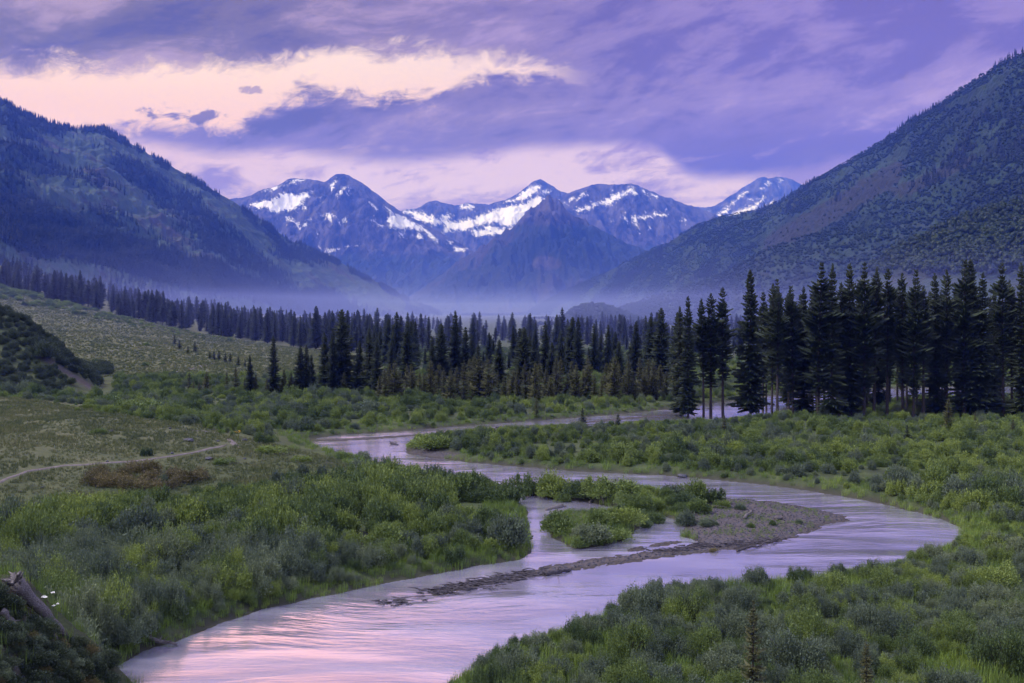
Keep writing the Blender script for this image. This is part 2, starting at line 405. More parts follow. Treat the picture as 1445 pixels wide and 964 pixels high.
def ribbon(name, pxs, w, mat):
    P = np.array([hit1(x, y)[:2] for x, y in pxs])
    Q = []
    for i in range(len(P)-1):
        n = max(2, int(np.linalg.norm(P[i+1]-P[i])/.7))
        for k in range(n): Q.append(P[i]+(P[i+1]-P[i])*k/n)
    Q = np.array(Q); Q[1:-1] = (Q[:-2]+2*Q[1:-1]+Q[2:])/4
    T = np.gradient(Q, axis=0); T /= np.linalg.norm(T, axis=1)[:,None]; N = np.stack([-T[:,1], T[:,0]], 1)
    cols = np.linspace(-1, 1, 7); s = np.arange(len(Q))
    wv = w*(1+.45*perlin(s*.11, s*0, 3))*np.clip(np.minimum(s, len(Q)-1-s)/4.0, .1, 1)
    G = Q[:,None,:]+N[:,None,:]*(cols[None,:,None]*wv[:,None,None]*.5)
    z = terrain(G[...,0], G[...,1])+.05
    z[:, [0,-1]] -= .05
    o = mesh_obj(name, np.dstack([G, z]).reshape(-1,3), grid_faces(len(Q), 7), mat, smooth=True); tag(o, kind='structure'); return o
ribbon('path', [(-40,700),(0,681),(20,672),(45,663),(90,657),(140,654),(180,652),(215,648),(250,643),(280,637),(310,631),(322,626)], .38, M['trail'])
ribbon('path', [(318,617),(326,622),(334,630),(342,634)], .8, M['trail'])
ribbon('path', [(160,536),(190,532),(215,529),(240,526),(258,524),(280,518),(296,514),(305,510)], 1.3, M['trail'])
ribbon('path', [(255,606),(275,608),(300,610),(318,614)], .8, M['trail'])

# ------------------------------------------------------------------ mountains
def mtn(name, sil, Yr, Yb, u0, u1, du, rows, mat, zb=-2, amp=.10, gx=260, gy=900, seed=0, prof=1.1, jag=.004, tilt=0.0, back=.6, snowpoly=None, rocky=None, screef=None):
    us = np.arange(u0, u1+.1, du)
    yr = interp(us, sil); R = interp(us, Yr); B = interp(us, Yb)
    zr = H+(HY-yr)/F*R
    t = np.concatenate([np.linspace(0, 1, rows), np.linspace(1, 1+back, 24)[1:]])[:,None]
    Y = B[None,:]+(R-B)[None,:]*t
    X = ((us-CX)/F)[None,:]*Y
    hh = (zr-zb)[None,:]
    pr = np.where(t <= 1, np.power(np.clip(t, 0, 1), prof), 1-(t-1)*1.1)
    z = zb+hh*pr
    env = np.clip(np.sin(np.clip(t, 0, 1)*PI), 0, 1)**.6 + 0.12*ss(.6, 1, t)
    Xs = X + tilt*z
    n = ridged(Xs/gx, Y/gy, 7, seed) + .5*fbm(X/(gx*.35), Y/(gx*.5), 5, seed+5)
    z = z + amp*hh*env*n*.55 + jag*hh*fbm(us[None,:]/9+0*t, t*3, 4, seed+2)
    V = np.stack([X, Y, z], -1)
    o = mesh_obj(name, V.reshape(-1,3), grid_faces(len(t), len(us)), mat, smooth=True); tag(o, kind='structure')
    px = CX+F*X/Y; py = HY-F*(z-H)/Y
    sc = screef(px, py) if screef else np.zeros(X.shape)
    attr(o, 'scree', sc)
    if snowpoly is not None:
        s = np.full(X.shape, -30.0)
        for p in snowpoly: s = np.maximum(s, sdf(np.array(p, float), px, py))
        s[len(t)-23:] = 1.0 if False else s[len(t)-23:]
        attr(o, 'snow', s); attr(o, 'rocky', rocky(px, py))
    return dict(X=X, Y=Y, Z=z, px=px, py=py, rows=rows, us=us, obj=o)

mm_left = mountain_mat('left_slope_cover', (.032,.048,.034), (.046,.043,.042), (.062,.054,.054), .004, .02)
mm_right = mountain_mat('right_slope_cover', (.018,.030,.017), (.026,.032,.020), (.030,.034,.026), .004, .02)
mm_far = mountain_mat('alpine_rock', (.012,.017,.018), (.036,.031,.040), (.048,.042,.048), .0016, .010, snow=True)

LM = mtn('mountain', [(-700,20),(-300,90),(-40,138),(0,145),(9,146),(25,157),(60,172),(100,182),(130,184),(145,183),(160,190),(200,213),(250,240),(300,268),(335,288),(380,318),(400,334),(412,342),(425,343),(440,350),(480,371),(520,392),(560,414),(600,434),(640,448),(720,458)],
    [(-700,2200),(0,2900),(300,3400),(640,4300)], [(-700,900),(0,1150),(300,1900),(560,3300),(640,3900),(720,4100)], -650, 720, 1.6, 300, mm_left, amp=.13, gx=210, gy=800, seed=3, tilt=-.9, jag=.012,
    screef=lambda x, y: .34*ss(60, 5, np.abs(y-(392+(x-130)*.13)))+.25*ss(40, 5, np.abs(y-(300+(x-450)*.55))))
RM = mtn('mountain', [(700,458),(735,446),(760,430),(800,410),(850,388),(900,362),(940,345),(985,318),(1020,308),(1060,300),(1100,285),(1130,265),(1180,240),(1230,210),(1262,192),(1272,184),(1310,160),(1350,131),(1400,100),(1445,78),(1700,-60),(2150,-300)],
    [(700,4700),(985,3700),(1130,3000),(1445,2000),(2100,1500)], [(700,4500),(860,3600),(985,2400),(1130,1700),(1445,1050),(2100,800)], 700, 2150, 1.6, 300, mm_right, amp=.20, gx=190, gy=700, seed=14, tilt=.8, jag=.010,
    screef=lambda x, y: 1.1*ss(28, 6, np.abs(y-(345-(x-1090)*.58)))*ss(1060, 1100, x)*ss(1310, 1240, x) + .8*ss(16, 4, np.abs(y-(262-(x-1290)*.45)))*ss(1250,1280,x)*ss(1400,1360,x)+.7*ss(12,4,np.hypot(x-1437,y-168)))
RS = mtn('hill', [(730,475),(770,468),(820,455),(860,442),(900,428),(950,413),(1000,398),(1050,374),(1085,353),(1130,338),(1180,326),(1250,322),(1330,308),(1445,290),(1800,240)],
    [(730,2500),(1000,2150),(1445,1500),(1800,1300)], [(730,2300),(900,1700),(1100,1150),(1445,850),(1800,700)], 740, 1800, 2, 140, mm_right, amp=.16, gx=110, gy=350, seed=24, jag=.03, tilt=.6)
MD = mtn('hill', [(740,478),(775,472),(790,458),(804,442),(818,436),(832,433),(850,433),(873,441),(895,450),(930,458),(990,464)], [(740,1500),(990,1500)], [(740,1150),(990,1150)], 740, 990, 2, 80, mm_right, amp=.2, gx=60, gy=200, seed=34, jag=.03)
AH = mtn('hill', [(1080,445),(1130,432),(1180,412),(1210,396),(1235,376),(1262,357),(1300,340),(1350,316),(1400,301),(1445,288),(1700,235),(2100,180)],
    [(1080,1000),(1300,950),(2100,800)], [(1080,620),(1300,520),(2100,450)], 1080, 2000, 2.5, 140, mm_right, amp=.10, gx=60, gy=200, seed=44, prof=1.5, jag=.02)

def sp(*a): return [list(p) for p in a]
def up(pts, ox, oy, k=.3465): return [(ox+x*k, oy+y*k) for x, y in pts]
SNOW_L = [up(p, 330, 220) for p in [
  [(70,200),(110,180),(160,178),(200,150),(235,150),(250,160),(300,145),(322,150),(290,185),(250,215),(180,235),(130,212),(95,218)],
  [(205,120),(240,95),(295,97),(290,104),(240,112)],[(120,145),(165,128),(200,122),(165,136)],
  [(390,120),(418,100),(412,120),(398,150)],[(415,170),(440,135),(462,125),(440,155)],[(455,158),(470,130),(478,128),(465,158)],[(345,205),(343,180),(358,165),(356,195)],
  [(205,245),(235,240),(245,265),(215,262)],[(280,285),(295,262),(312,262),(300,288)],[(245,290),(262,275),(268,292)],[(275,215),(292,208),(290,228)],
  [(352,245),(400,235),(415,242),(392,272),(378,255)],[(425,272),(440,255),(462,252),(442,275)],
  [(548,262),(580,262),(612,285),(600,292)],[(540,180),(580,210),(585,217)],[(375,395),(375,380),(420,378),(470,358),(475,365),(420,385),(385,402)],[(340,380),(350,365),(355,380)],
  [(610,200),(660,235),(720,262),(770,285),(815,320),(830,350),(800,340),(770,305),(700,300),(640,295),(618,265),(640,245)],
  [(680,305),(700,320),(690,332),(676,325)],[(740,310),(770,330),(750,335)],[(870,345),(890,350),(885,362)],[(890,368),(960,375),(935,388),(900,388)],[(335,315),(345,320),(340,326)],[(490,365),(502,368),(498,373)]]]
SNOW_C = [up(p, 330, 220) for p in [
  [(660,215),(735,222),(720,240),(690,235)],[(715,235),(760,225),(850,260),(870,235),(890,245),(860,280),(800,280),(740,265)],
  [(850,245),(900,265),(980,250),(1060,215),(1100,205),(1180,195),(1240,160),(1280,180),(1240,220),(1180,265),(1120,290),(1050,270),(960,300),(880,310),(845,318),(860,295)],
  [(1095,192),(1160,160),(1200,125),(1240,115),(1260,125),(1230,150),(1180,185),(1130,188)],[(915,205),(960,195),(990,205),(950,222)],
  [(1240,150),(1275,132),(1285,135),(1265,165)],[(960,300),(1130,290),(1145,300),(1080,325),(990,330)],[(1000,295),(1040,280),(1100,300),(1040,315)],[(820,330),(870,335),(840,345)]]]
SNOW_S = [up(p, 700, 220) for p in [
  [(315,222),(370,200),(420,190),(465,170),(475,158),(530,142),(540,128),(560,128),(578,155),(560,160),(545,148),(520,170),(480,180),(472,200),(420,200),(365,225),(340,234)],
  [(330,180),(352,148),(370,144),(350,172)],[(265,195),(315,165),(320,170),(290,198)],[(600,145),(660,165),(655,172),(610,155)],
  [(470,262),(482,262),(478,272)],[(508,250),(530,250),(535,268)],[(545,250),(575,240),(635,245),(640,252),(580,262),(575,290),(560,275)],[(575,290),(588,295),(582,304)],[(610,300),(622,290),(626,298),(615,310)],
  [(638,222),(700,240),(690,247),(650,245)],[(755,262),(768,265),(764,272)],[(385,288),(398,290),(394,294)]]]
SNOW_F = [up(p, 700, 220) for p in [
  [(795,235),(810,240),(830,262),(880,240),(870,262),(820,268)],[(890,248),(930,215),(955,205),(945,225),(910,248)],[(955,240),(990,215),(1040,205),(1085,168),(1095,172),(1060,215),(1000,240),(960,250)],
  [(925,212),(1020,140),(1028,145),(950,210)],[(1085,210),(1120,185),(1145,182),(1110,205)],[(1090,118),(1100,105),(1118,108),(1112,120)],[(1140,98),(1170,95),(1175,105),(1150,110)],[(1078,135),(1092,128),(1095,135)],[(1024,180),(1040,172),(1044,178)]]]
def rk(lim): return lambda x, y: ss(lim+40, lim-20, y+8*fbm(x/18, y/18, 3, 4))
mtn('mountain', [(880,330),(940,305),(975,295),(1000,293),(1008,291),(1020,284),(1040,272),(1060,258),(1074,251),(1078,250),(1084,254),(1096,252),(1112,253),(1124,258),(1132,263),(1200,288),(1330,330)], [(880,11500),(1330,11500)], [(880,9500),(1330,9500)], 880, 1330, 1.2, 170, mm_far,
    amp=.22, gx=420, gy=900, seed=51, jag=.01, snowpoly=SNOW_F, rocky=rk(360))
mtn('mountain', [(480,330),(540,305),(560,300),(585,296),(600,289),(615,285),(628,287),(640,290),(660,287),(690,290),(710,285),(722,279),(735,270),(750,258),(757,255),(762,254),(768,257),(775,262),(785,269),(797,274),(830,288),(900,330),(960,360)], [(480,10200),(960,10200)], [(480,8200),(960,8200)], 480, 960, 1.2, 220, mm_far,
    amp=.24, gx=380, gy=800, seed=61, jag=.008, snowpoly=SNOW_C, rocky=rk(360))
mtn('mountain', [(740,300),(780,284),(797,275),(820,267),(838,263),(850,262),(862,264),(875,262),(890,262),(897,263),(905,267),(920,274),(945,282),(975,292),(1010,305),(1060,330),(1140,370)], [(740,9000),(1140,9000)], [(740,7000),(1140,7000)], 740, 1140, 1.2, 200, mm_far,
    amp=.24, gx=360, gy=900, seed=71, jag=.008, snowpoly=SNOW_S, rocky=rk(340))
mtn('mountain', [(150,345),(280,300),(335,281),(345,279),(370,271),(400,259),(415,253),(428,253),(440,254),(452,258),(458,258),(465,253),(474,249),(482,247),(492,249),(503,255),(515,262),(530,274),(545,286),(560,297),(600,318),(650,345),(700,378),(760,415),(820,445)], [(150,8000),(820,8000)], [(150,5800),(820,6500)], 150, 820, 1.2, 300, mm_far,
    amp=.26, gx=360, gy=900, seed=81, jag=.006, snowpoly=SNOW_L, rocky=rk(350))
mtn('mountain', [(520,450),(560,430),(600,405),(640,375),(680,350),(715,328),(740,310),(757,296),(768,285),(775,280),(782,284),(792,291),(800,300),(830,318),(860,336),(900,350),(940,372),(980,392),(1060,430),(1120,450)], [(520,6300),(1120,6300)], [(520,4900),(1120,4900)], 520, 1120, 1.2, 260, mm_far,
    amp=.40, gx=210, gy=520, seed=91, jag=.022, tilt=.5, snowpoly=[[(0,0),(1,0),(1,1)]], rocky=lambda x, y: .8*ss(340, 300, y)+.6*ss(22, 8, np.hypot((x-768)*.8, (y-370)*1.4)),
    screef=lambda x, y: .9*ss(26, 8, np.hypot((x-768)*.8, (y-372)*1.6)))
mtn('mountain', [(450,455),(560,446),(640,436),(700,430),(760,425),(840,420),(950,410),(1100,400)], [(450,5400),(1100,5400)], [(450,4700),(1100,4700)], 450, 1100, 2, 60, mm_far,
    amp=.2, gx=200, gy=300, seed=101, jag=.03, snowpoly=[[(0,0),(1,0),(1,1)]], rocky=lambda x, y: x*0)

# ------------------------------------------------------------------ conifers
def conifer_mesh(h, r, bare=0.0, kind='spruce', seed=0, whorls=46, dens=1.0):
    """crown as whorls of drooping boughs made of small needle sprays; returns crown and trunk builders"""
    rn = random.Random(seed); cr = MB(); tr = MB()
    lean = rn.uniform(-.012, .012)*h
    def ax(z): k = z/h; return np.array([lean*k*k*math.cos(seed), lean*k*k*math.sin(seed), z])
    tr.tube([ax(h*k/8) for k in range(8)]+[ax(h*.985)], [.017*h*(1-k/8.3)*.62+.01 for k in range(9)], 7)
    Q = []
    z0 = bare*h + .02*h
    for w in range(whorls):
        q = (w+rn.uniform(-.4,.4))/whorls; q = min(max(q, 0), .995)
        z = z0+(h-z0)*q
        if kind == 'spruce': L = r*(1-q)**.68*(.55+.45*min(1, q*9+.35))*(1+.18*math.sin(q*37+seed))
        elif kind == 'lodge': L = r*min(1, (1-q)*2.0+.03)**.85*(.35+.65*min(1, q*2.2+.12))*(1+.3*math.sin(q*29+seed*1.7))
        else: L = r*(1-q)**.65*(.8+.2*min(1, q*5))
        nb = rn.randint(5, 7) if kind != 'lodge' else rn.randint(4, 6)
        a0 = rn.uniform(0, 2*PI)
        for b in range(nb):
            z = z0+(h-z0)*min(.995, max(0, q+rn.uniform(-.5,.5)/whorls))
            if rn.random() < (.10 if kind != 'lodge' else .22): continue
            a = a0+2*PI*b/nb+rn.uniform(-.3, .3); l = L*rn.uniform(.50, 1.2)+.02*r
            droop = (.42 if kind == 'spruce' else .12)*(1-q)**.7 - .38*q + rn.uniform(-.1, .1)
            dx, dy = math.cos(a), math.sin(a); base = ax(z)
            n = max(3, int(dens*(4+9*l/r)))
            def at(s): return base+np.array([dx*l*s, dy*l*s, -droop*l*s+.16*l*s*s])
            if l > .25*r: tr.tube([at(0), at(.55), at(.9)], [.006*h*.35, .004*h*.3, .002*h*.2], 3, False)
            for k in range(n):
                s = .12+.9*(k+rn.random()*.8)/n; p = at(s)
                wd = l*(.30*(1.1-s)+.05)
                for sd in (-1, 1):
                    e = p+np.array([-dy*sd*wd+dx*wd*.55, dx*sd*wd+dy*wd*.55, -.22*wd+rn.uniform(-.10,.06)*wd])
                    wv = np.array([dx, dy, 0])*(.11*l/(.4+.6*dens)+.028*r)*rn.uniform(.5, 1)
                    up = np.array([0, 0, .04*r*rn.uniform(.2, 1.8)])
                    Q.append([p-wv*.5, p+wv*.5+up, e+wv*.30, e-wv*.25-up])
                Q.append([p+np.array([0,0,.03*r]), p+np.array([-dy,dx,0])*.05*r, p+np.array([dx,dy,-.35])*.22*l*rn.uniform(.5,1), p-np.array([-dy,dx,0])*.05*r])
    for k in range(10):   # leader
        a = rn.uniform(0, 2*PI); z = h*(.955+.045*k/10); l = .02*h*(1-k/12)
        p = ax(z); d = np.array([math.cos(a), math.sin(a), .9])
        Q.append([p, p+d*l*.5+np.array([0,0,.004*h]), p+d*l, p+d*l*.5-np.array([0,0,.006*h])])
    cr.quads(Q)
    if bare > .1:       # dead stubs on the bare stem
        for k in range(26):
            z = rn.uniform(.06, bare+.05)*h; a = rn.uniform(0, 2*PI); l = rn.uniform(.25, .7)*r
            tr.tube([ax(z), ax(z)+np.array([math.cos(a)*l, math.sin(a)*l, -.25*l])], [.012*h*.12, .01], 3, False)
    return cr, tr
class Kind: pass
PROTO = {}
def proto(key, h, r, bare, kind, seed, whorls, mat, dens=1.0):
    cr, tr = conifer_mesh(h, r, bare, kind, seed, whorls, dens)
    p = Kind(); p.h = h
    a = mesh_obj('crown', np.concatenate(cr.v), np.array(cr.f), M[mat], link=False)
    b = tr.build('trunk', M['bark'], link=False)
    p.crown = a.data; p.trunk = b.data; bpy.data.objects.remove(a); bpy.data.objects.remove(b)
    p.obj = None; PROTO[key] = p
for i in range(4): proto('spruce%d' % i, 20, [2.2,2.6,1.9,2.3][i], .03, 'spruce', 10+i, 78, 'conifer', 1.6)
for i in range(4): proto('lodge%d' % i, 22, [1.9,1.6,2.2,1.8][i], [.22,.32,.13,.26][i], 'lodge', 30+i, 70, 'conifer', 1.8)
for i in range(3): proto('pine%d' % i, 8, [1.5,1.25,1.7][i], .03, 'young', 50+i, 26, 'youngpine')
for i in range(2): proto('sapling%d' % i, 4, [1.15,.85][i], .03, 'spruce', 60+i, 24, 'conifer')
def conifer(name, key, loc, h, label, cat='tree', group=None, rz=None, wide=1.0, tilt=0.0):
    p = PROTO[key]; s = h/p.h
    e = empty(name, loc, random.uniform(0, 6.28) if rz is None else rz)
    e.scale = (s*wide, s*wide, s); e.rotation_euler = (random.uniform(-1,1)*(.012+tilt), random.uniform(-1,1)*(.012+tilt), e.rotation_euler[2])
    for nm, me in (('crown', p.crown), ('trunk', p.trunk)):
        o = bpy.data.objects.new(nm, me); C.objects.link(o); o.parent = e
        if nm == 'crown' and p.obj is None: p.obj = [o]
        elif nm == 'trunk' and len(p.obj) == 1: p.obj.append(o)
    tag(e, label, cat, group); return e

ORD = ['first','second','third','fourth','fifth','sixth','seventh','eighth','ninth','tenth','eleventh','twelfth','thirteenth','fourteenth','fifteenth','sixteenth','seventeenth','eighteenth','nineteenth','twentieth',
 'twenty-first','twenty-second','twenty-third','twenty-fourth','twenty-fifth','twenty-sixth','twenty-seventh','twenty-eighth','twenty-ninth','thirtieth','thirty-first','thirty-second','thirty-third','thirty-fourth','thirty-fifth','thirty-sixth','thirty-seventh','thirty-eighth','thirty-ninth','fortieth',
 'forty-first','forty-second','forty-third','forty-fourth','forty-fifth','forty-sixth','forty-seventh','forty-eighth','forty-ninth','fiftieth']
TREES = []   # footprints
def plant_px(name, key, x, ytop, ybase, label, group=None, wide=1.0, cat='tree'):
    X, Y, z = hit1(x, ybase); h = (ybase-ytop)/F*Y
    TREES.append((X, Y)); return conifer(name, key, (X, Y, z-.05), h, label, cat, group, wide=wide)
grove = [(961,432,587,'spruce2'),(971,417,590,'spruce0'),(993,420,588,'lodge1'),(1003,413,588,'lodge0'),(1020,404,587,'lodge3'),(1059,380,588,'spruce1'),(1089,399,587,'lodge0'),(1097,408,588,'lodge1'),
 (1119,403,587,'lodge2'),(1134,404,586,'spruce2'),(1154,370,589,'lodge2'),(1173,371,590,'spruce2'),(1185,397,588,'lodge1'),(1200,371,588,'spruce0'),(1219,370,590,'lodge2'),(1233,376,588,'lodge1'),(1252,377,587,'lodge3'),
 (1274,384,588,'lodge0'),(1289,380,589,'lodge2'),(1303,402,588,'lodge1'),(1321,385,587,'spruce2'),(1336,379,588,'lodge0'),(1361,366,589,'lodge2'),(1369,365,588,'spruce1'),(1386,384,589,'spruce0'),(1416,368,590,'lodge3'),(1443,370,591,'spruce2'),(1428,404,590,'lodge1')]
def look(key, hp):
    if key.startswith('spruce'): return random.choice(['dark spruce full to the ground', 'dark conical spruce'])
    return random.choice(['slim pine with bare lower trunk', 'slim tall pine with ragged crown'])
for i, (x, a, b, k) in enumerate(sorted(grove)):
    nm = 'spruce_tree' if k.startswith('spruce') else 'pine_tree'
    extra = {1059: 'broad full spruce, the widest tree in the left half of the right-hand grove', 1020: 'thin-spired pine just left of the wide full spruce in the right-hand grove',
             971: 'dark spruce at the left end of the right-hand grove, beside the river', 1443: 'dark spruce cut by the right edge of the photo'}.get(x)
    plant_px(nm, k, x, a, b, extra or '%s, %s from left in front row of the right-hand grove' % (look(k, b-a), ORD[i]), 'tall conifers of the right-hand grove', wide=random.uniform(.9, 1.22))
back = []
for i in range(36):
    x = 1075+i*11+random.uniform(-6, 6); yb = random.uniform(571, 582)
    if 1100 < x < 1200 and i % 2: yb = 573
    back.append((x, random.uniform(388, 425), yb, random.choice(['lodge0','lodge1','lodge2','lodge3','spruce2'])))
for (x, a, b, k) in back:
    plant_px('pine_tree', k, x, a, b, 'dark conifer half hidden behind the front trees of the right-hand grove', 'conifers at the back of the right-hand grove', wide=.95)
mid = [(267,524,555,'pine1'),(273,536,557,'pine1'),(281,538,557,'pine0'),(291,524,554,'pine2'),(320,523,553,'pine1'),(333,516,553,'pine1'),(345,533,556,'pine1'),(353,501,556,'spruce3'),(361,528,556,'pine0'),(386,473,557,'spruce2'),
 (377,533,558,'pine0'),(401,521,557,'pine0'),(411,525,557,'pine2'),(424,487,557,'spruce0'),(432,486,557,'spruce2'),(440,500,556,'spruce3'),(459,469,553,'spruce3'),(470,464,554,'spruce2'),(483,436,553,'spruce1'),(485,524,555,'pine0'),
 (507,480,554,'spruce0'),(522,462,554,'spruce2'),(532,476,556,'spruce3'),(552,481,550,'spruce2'),(574,453,548,'spruce0'),(610,474,546,'spruce3'),(623,456,546,'spruce1'),(642,438,545,'spruce2'),(656,461,546,'spruce0'),(675,485,548,'spruce3'),
 (704,479,548,'spruce1'),(733,463,548,'spruce0'),(739,461,549,'spruce1'),(752,476,546,'spruce3'),(770,453,546,'spruce2'),(779,482,547,'spruce3'),(807,447,530,'spruce1'),(816,447,531,'spruce3'),(791,466,532,'spruce0'),(839,456,530,'spruce2'),
 (858,458,531,'spruce0'),(873,481,549,'spruce1'),(897,453,538,'spruce2'),(919,446,540,'spruce3'),(934,434,546,'spruce1'),(955,440,552,'spruce0')]
for i, (x, a, b, k) in enumerate(sorted(mid)):
    nm = 'spruce_tree' if k.startswith('spruce') else 'young_pine'
    special = {483: 'tallest dark spruce of the middle clump, with a stepped pointed crown', 386: 'lone slender dark spruce left of the middle clump', 642: 'thin-topped tall spruce rising above the centre of the valley forest',
               934: 'tall broad spruce just left of the right-hand grove', 770: 'spruce with a needle-thin leader right of the centre of the forest', 353: 'bluish spruce with open top near the left end of the tree line'}.get(x)
    what = {'spruce': 'dark pointed spruce', 'young_': 'small bushy young pine'}[nm[:6]]
    plant_px(nm, k, x, a, b, special or '%s, %s from the left in the front line of the valley forest' % (what, ORD[i]), 'conifers in the front line of the valley forest', wide=random.uniform(1.35, 1.8) if nm[0] == 's' else 1.15)
n = 0
x = 536
while x < 962:
    yb = random.uniform(559, 568); hh = random.uniform(34, 62)*(1 if x < 860 else 1.05)
    plant_px('young_pine', 'pine%d' % random.randrange(3), x, yb-hh, yb, 'olive-brown young pine in the low dense row before the dark valley forest', 'young pines in front of the valley forest', wide=random.uniform(1.0, 1.35))
    x += random.uniform(5.5, 11)
for (x, a, b, k, lab) in [(757,556,589,'pine1','thin young pine alone in the shrubs behind the upper river channel'),(822,575,603,'sapling0','dark bushy little spruce on the near bank of the upper channel'),
  (872,583,603,'sapling0','tiny spruce right of the dark bushy one on the upper channel bank'),(1022,582,621,'pine1','thin pale young pine below the left end of the right-hand grove'),(1280,599,627,'sapling0','small dark spruce in the shrubs below the middle of the right-hand grove'),
  (1338,561,614,'pine0','young olive pine standing before the trunks of the right-hand grove'),(1376,580,610,'pine1','short slim pine right of the olive one before the grove trunks'),
  (902,560,573,'pine1','small yellowish pine in front of the young pine row'),(1430,590,618,'pine2','young pine at the right edge below the grove'),
  (1062,846,985,'pine1','olive young pine among the shrubs at the bottom edge of the photo'),(1222,900,990,'pine1','small thin pine at the bottom right among dark shrubs')]:
    plant_px('young_spruce' if k.startswith('sap') else 'young_pine', k, x, a, b, lab)
for j, (x, y) in enumerate([(246,486),(253,493),(265,500),(275,497),(296,506),(302,508),(309,508),(318,512),(325,511),(336,516),(346,518)]):
    plant_px('young_spruce', 'sapling0', x, y-random.uniform(9,15), y, 'tiny dark spruce in the loose row on the grassy slope, %s from the left' % ORD[j], 'little spruces on the grassy slope')

# valley forest: the trees that show largest are individuals, the rest one stand
def geonode_scatter(name, pts, scl, rot, idx, protos, kind='stuff', label=None, cat=None):
    """protos: list of lists of objects placed together at every point whose idx matches"""
    me = bpy.data.meshes.new(name); pts = np.asarray(pts, np.float32)
    me.vertices.add(len(pts)); me.vertices.foreach_set('co', pts.ravel())
    o = bpy.data.objects.new(name, me); C.objects.link(o)
    scl = np.asarray(scl, np.float32)
    if scl.ndim == 1: scl = np.stack([scl]*3, 1)
    a = me.attributes.new('sc', 'FLOAT_VECTOR', 'POINT'); a.data.foreach_set('vector', scl.ravel())
    a = me.attributes.new('rt', 'FLOAT_VECTOR', 'POINT'); a.data.foreach_set('vector', np.asarray(rot, np.float32).ravel())
    a = me.attributes.new('ix', 'INT', 'POINT'); a.data.foreach_set('value', np.asarray(idx, np.int32))
    ng = bpy.data.node_groups.new(name, 'GeometryNodeTree')
    ng.interface.new_socket('Geometry', in_out='INPUT', socket_type='NodeSocketGeometry'); ng.interface.new_socket('Geometry', in_out='OUTPUT', socket_type='NodeSocketGeometry')
    N = ng.nodes; L = ng.links; gi = N.new('NodeGroupInput'); go = N.new('NodeGroupOutput'); join = N.new('GeometryNodeJoinGeometry')
    def na(nm, ty):
        q = N.new('GeometryNodeInputNamedAttribute'); q.data_type = ty; q.inputs['Name'].default_value = nm; return q.outputs['Attribute']
    sc, rt, ix = na('sc', 'FLOAT_VECTOR'), na('rt', 'FLOAT_VECTOR'), na('ix', 'INT')
    for k, ps in enumerate(protos):
        cmp_ = N.new('FunctionNodeCompare'); cmp_.data_type = 'INT'; cmp_.operation = 'EQUAL'
        L.new(ix, cmp_.inputs[2]); cmp_.inputs[3].default_value = k
        src = N.new('GeometryNodeJoinGeometry')
        for p in ps:
            oi = N.new('GeometryNodeObjectInfo'); oi.transform_space = 'ORIGINAL'; oi.inputs['Object'].default_value = p; oi.inputs['As Instance'].default_value = True
            L.new(oi.outputs['Geometry'], src.inputs[0])
        iop = N.new('GeometryNodeInstanceOnPoints'); L.new(gi.outputs[0], iop.inputs['Points']); L.new(cmp_.outputs[0], iop.inputs['Selection'])
        L.new(src.outputs[0], iop.inputs['Instance'])
        e2r = N.new('FunctionNodeEulerToRotation'); L.new(rt, e2r.inputs[0]); L.new(e2r.outputs[0], iop.inputs['Rotation']); L.new(sc, iop.inputs['Scale'])
        L.new(iop.outputs[0], join.inputs[0])
    L.new(join.outputs[0], go.inputs[0])
    md = o.modifiers.new('scatter', 'NODES'); md.node_group = ng
    tag(o, label, cat, kind=kind); return o

def fan_top(u): return interp(u, [(-900,560),(0,485),(100,466),(200,446),(300,424),(400,395),(520,340),(560,250),(1000,240),(1900,230)])
cand = []
N0 = 3000
u = RNG.uniform(-500, 1900, N0); r = RNG.rand(N0)**1.5
Y0 = fan_top(u); Yv = Y0*(1.0+.02*RNG.rand(N0))+(r*np.where(u < 560, 420, 700))+np.where(u < 560, 4, RNG.rand(N0)*40)
Xv = (u-CX)/F*Yv
zv = terrain(Xv, Yv)
cl = fbm(Xv/45, Yv/45, 3, 21)
hv = (5.0+10*RNG.rand(N0)**1.1)*(1+.35*cl)*np.where((u > 560) & (u < 1000) & (Yv < 330), .8, 1)*np.where(u < 560, 1.02, 1)
# keep a pale clearing between the front line and the far stand
keep = ((u < 545) | (RNG.rand(N0) < .72)) & ~((u > 540) & (u < 1000) & (Yv > 290) & (Yv < 350) & (RNG.rand(N0) < .85)) & ~((u > 980) & (Yv < 330))
rivd = -sdf(RIV, Xv, Yv); keep &= (rivd > 2)
Xv, Yv, zv, hv, u = Xv[keep], Yv[keep], zv[keep], hv[keep], u[keep]
inview = (u > -10) & (u < 990)
size = np.where(inview, hv/Yv, 0)
order = np.argsort(-size); nind = 95
ks = ['spruce0','spruce1','spruce2','spruce3','lodge0','lodge2']
for q in order[:nind]:
    left = u[q] < 540
    conifer('spruce_tree', ks[int(q) % 4], (Xv[q], Yv[q], zv[q]), hv[q], 'dark spruce in the hazy forest along the upper edge of the grassy slope' if left else 'dark spruce in the hazy stand behind the front line of the valley forest',
            'tree', 'forest edge above the grassy slope' if left else 'second rank of the valley forest', wide=1.6)
rest = order[nind:]
P_obj = [PROTO[k].obj for k in ks]
kk = RNG.randint(0, len(ks), len(rest)); sh = hv[rest]/np.array([PROTO[k].h for k in ks])[kk]
geonode_scatter('forest', np.stack([Xv[rest], Yv[rest], zv[rest]], 1), np.stack([sh*1.75, sh*1.75, sh], 1), np.stack([0*sh, 0*sh, RNG.rand(len(sh))*6.28], 1), kk, P_obj,
   label='dark conifer forest filling the far valley floor', cat='forest')

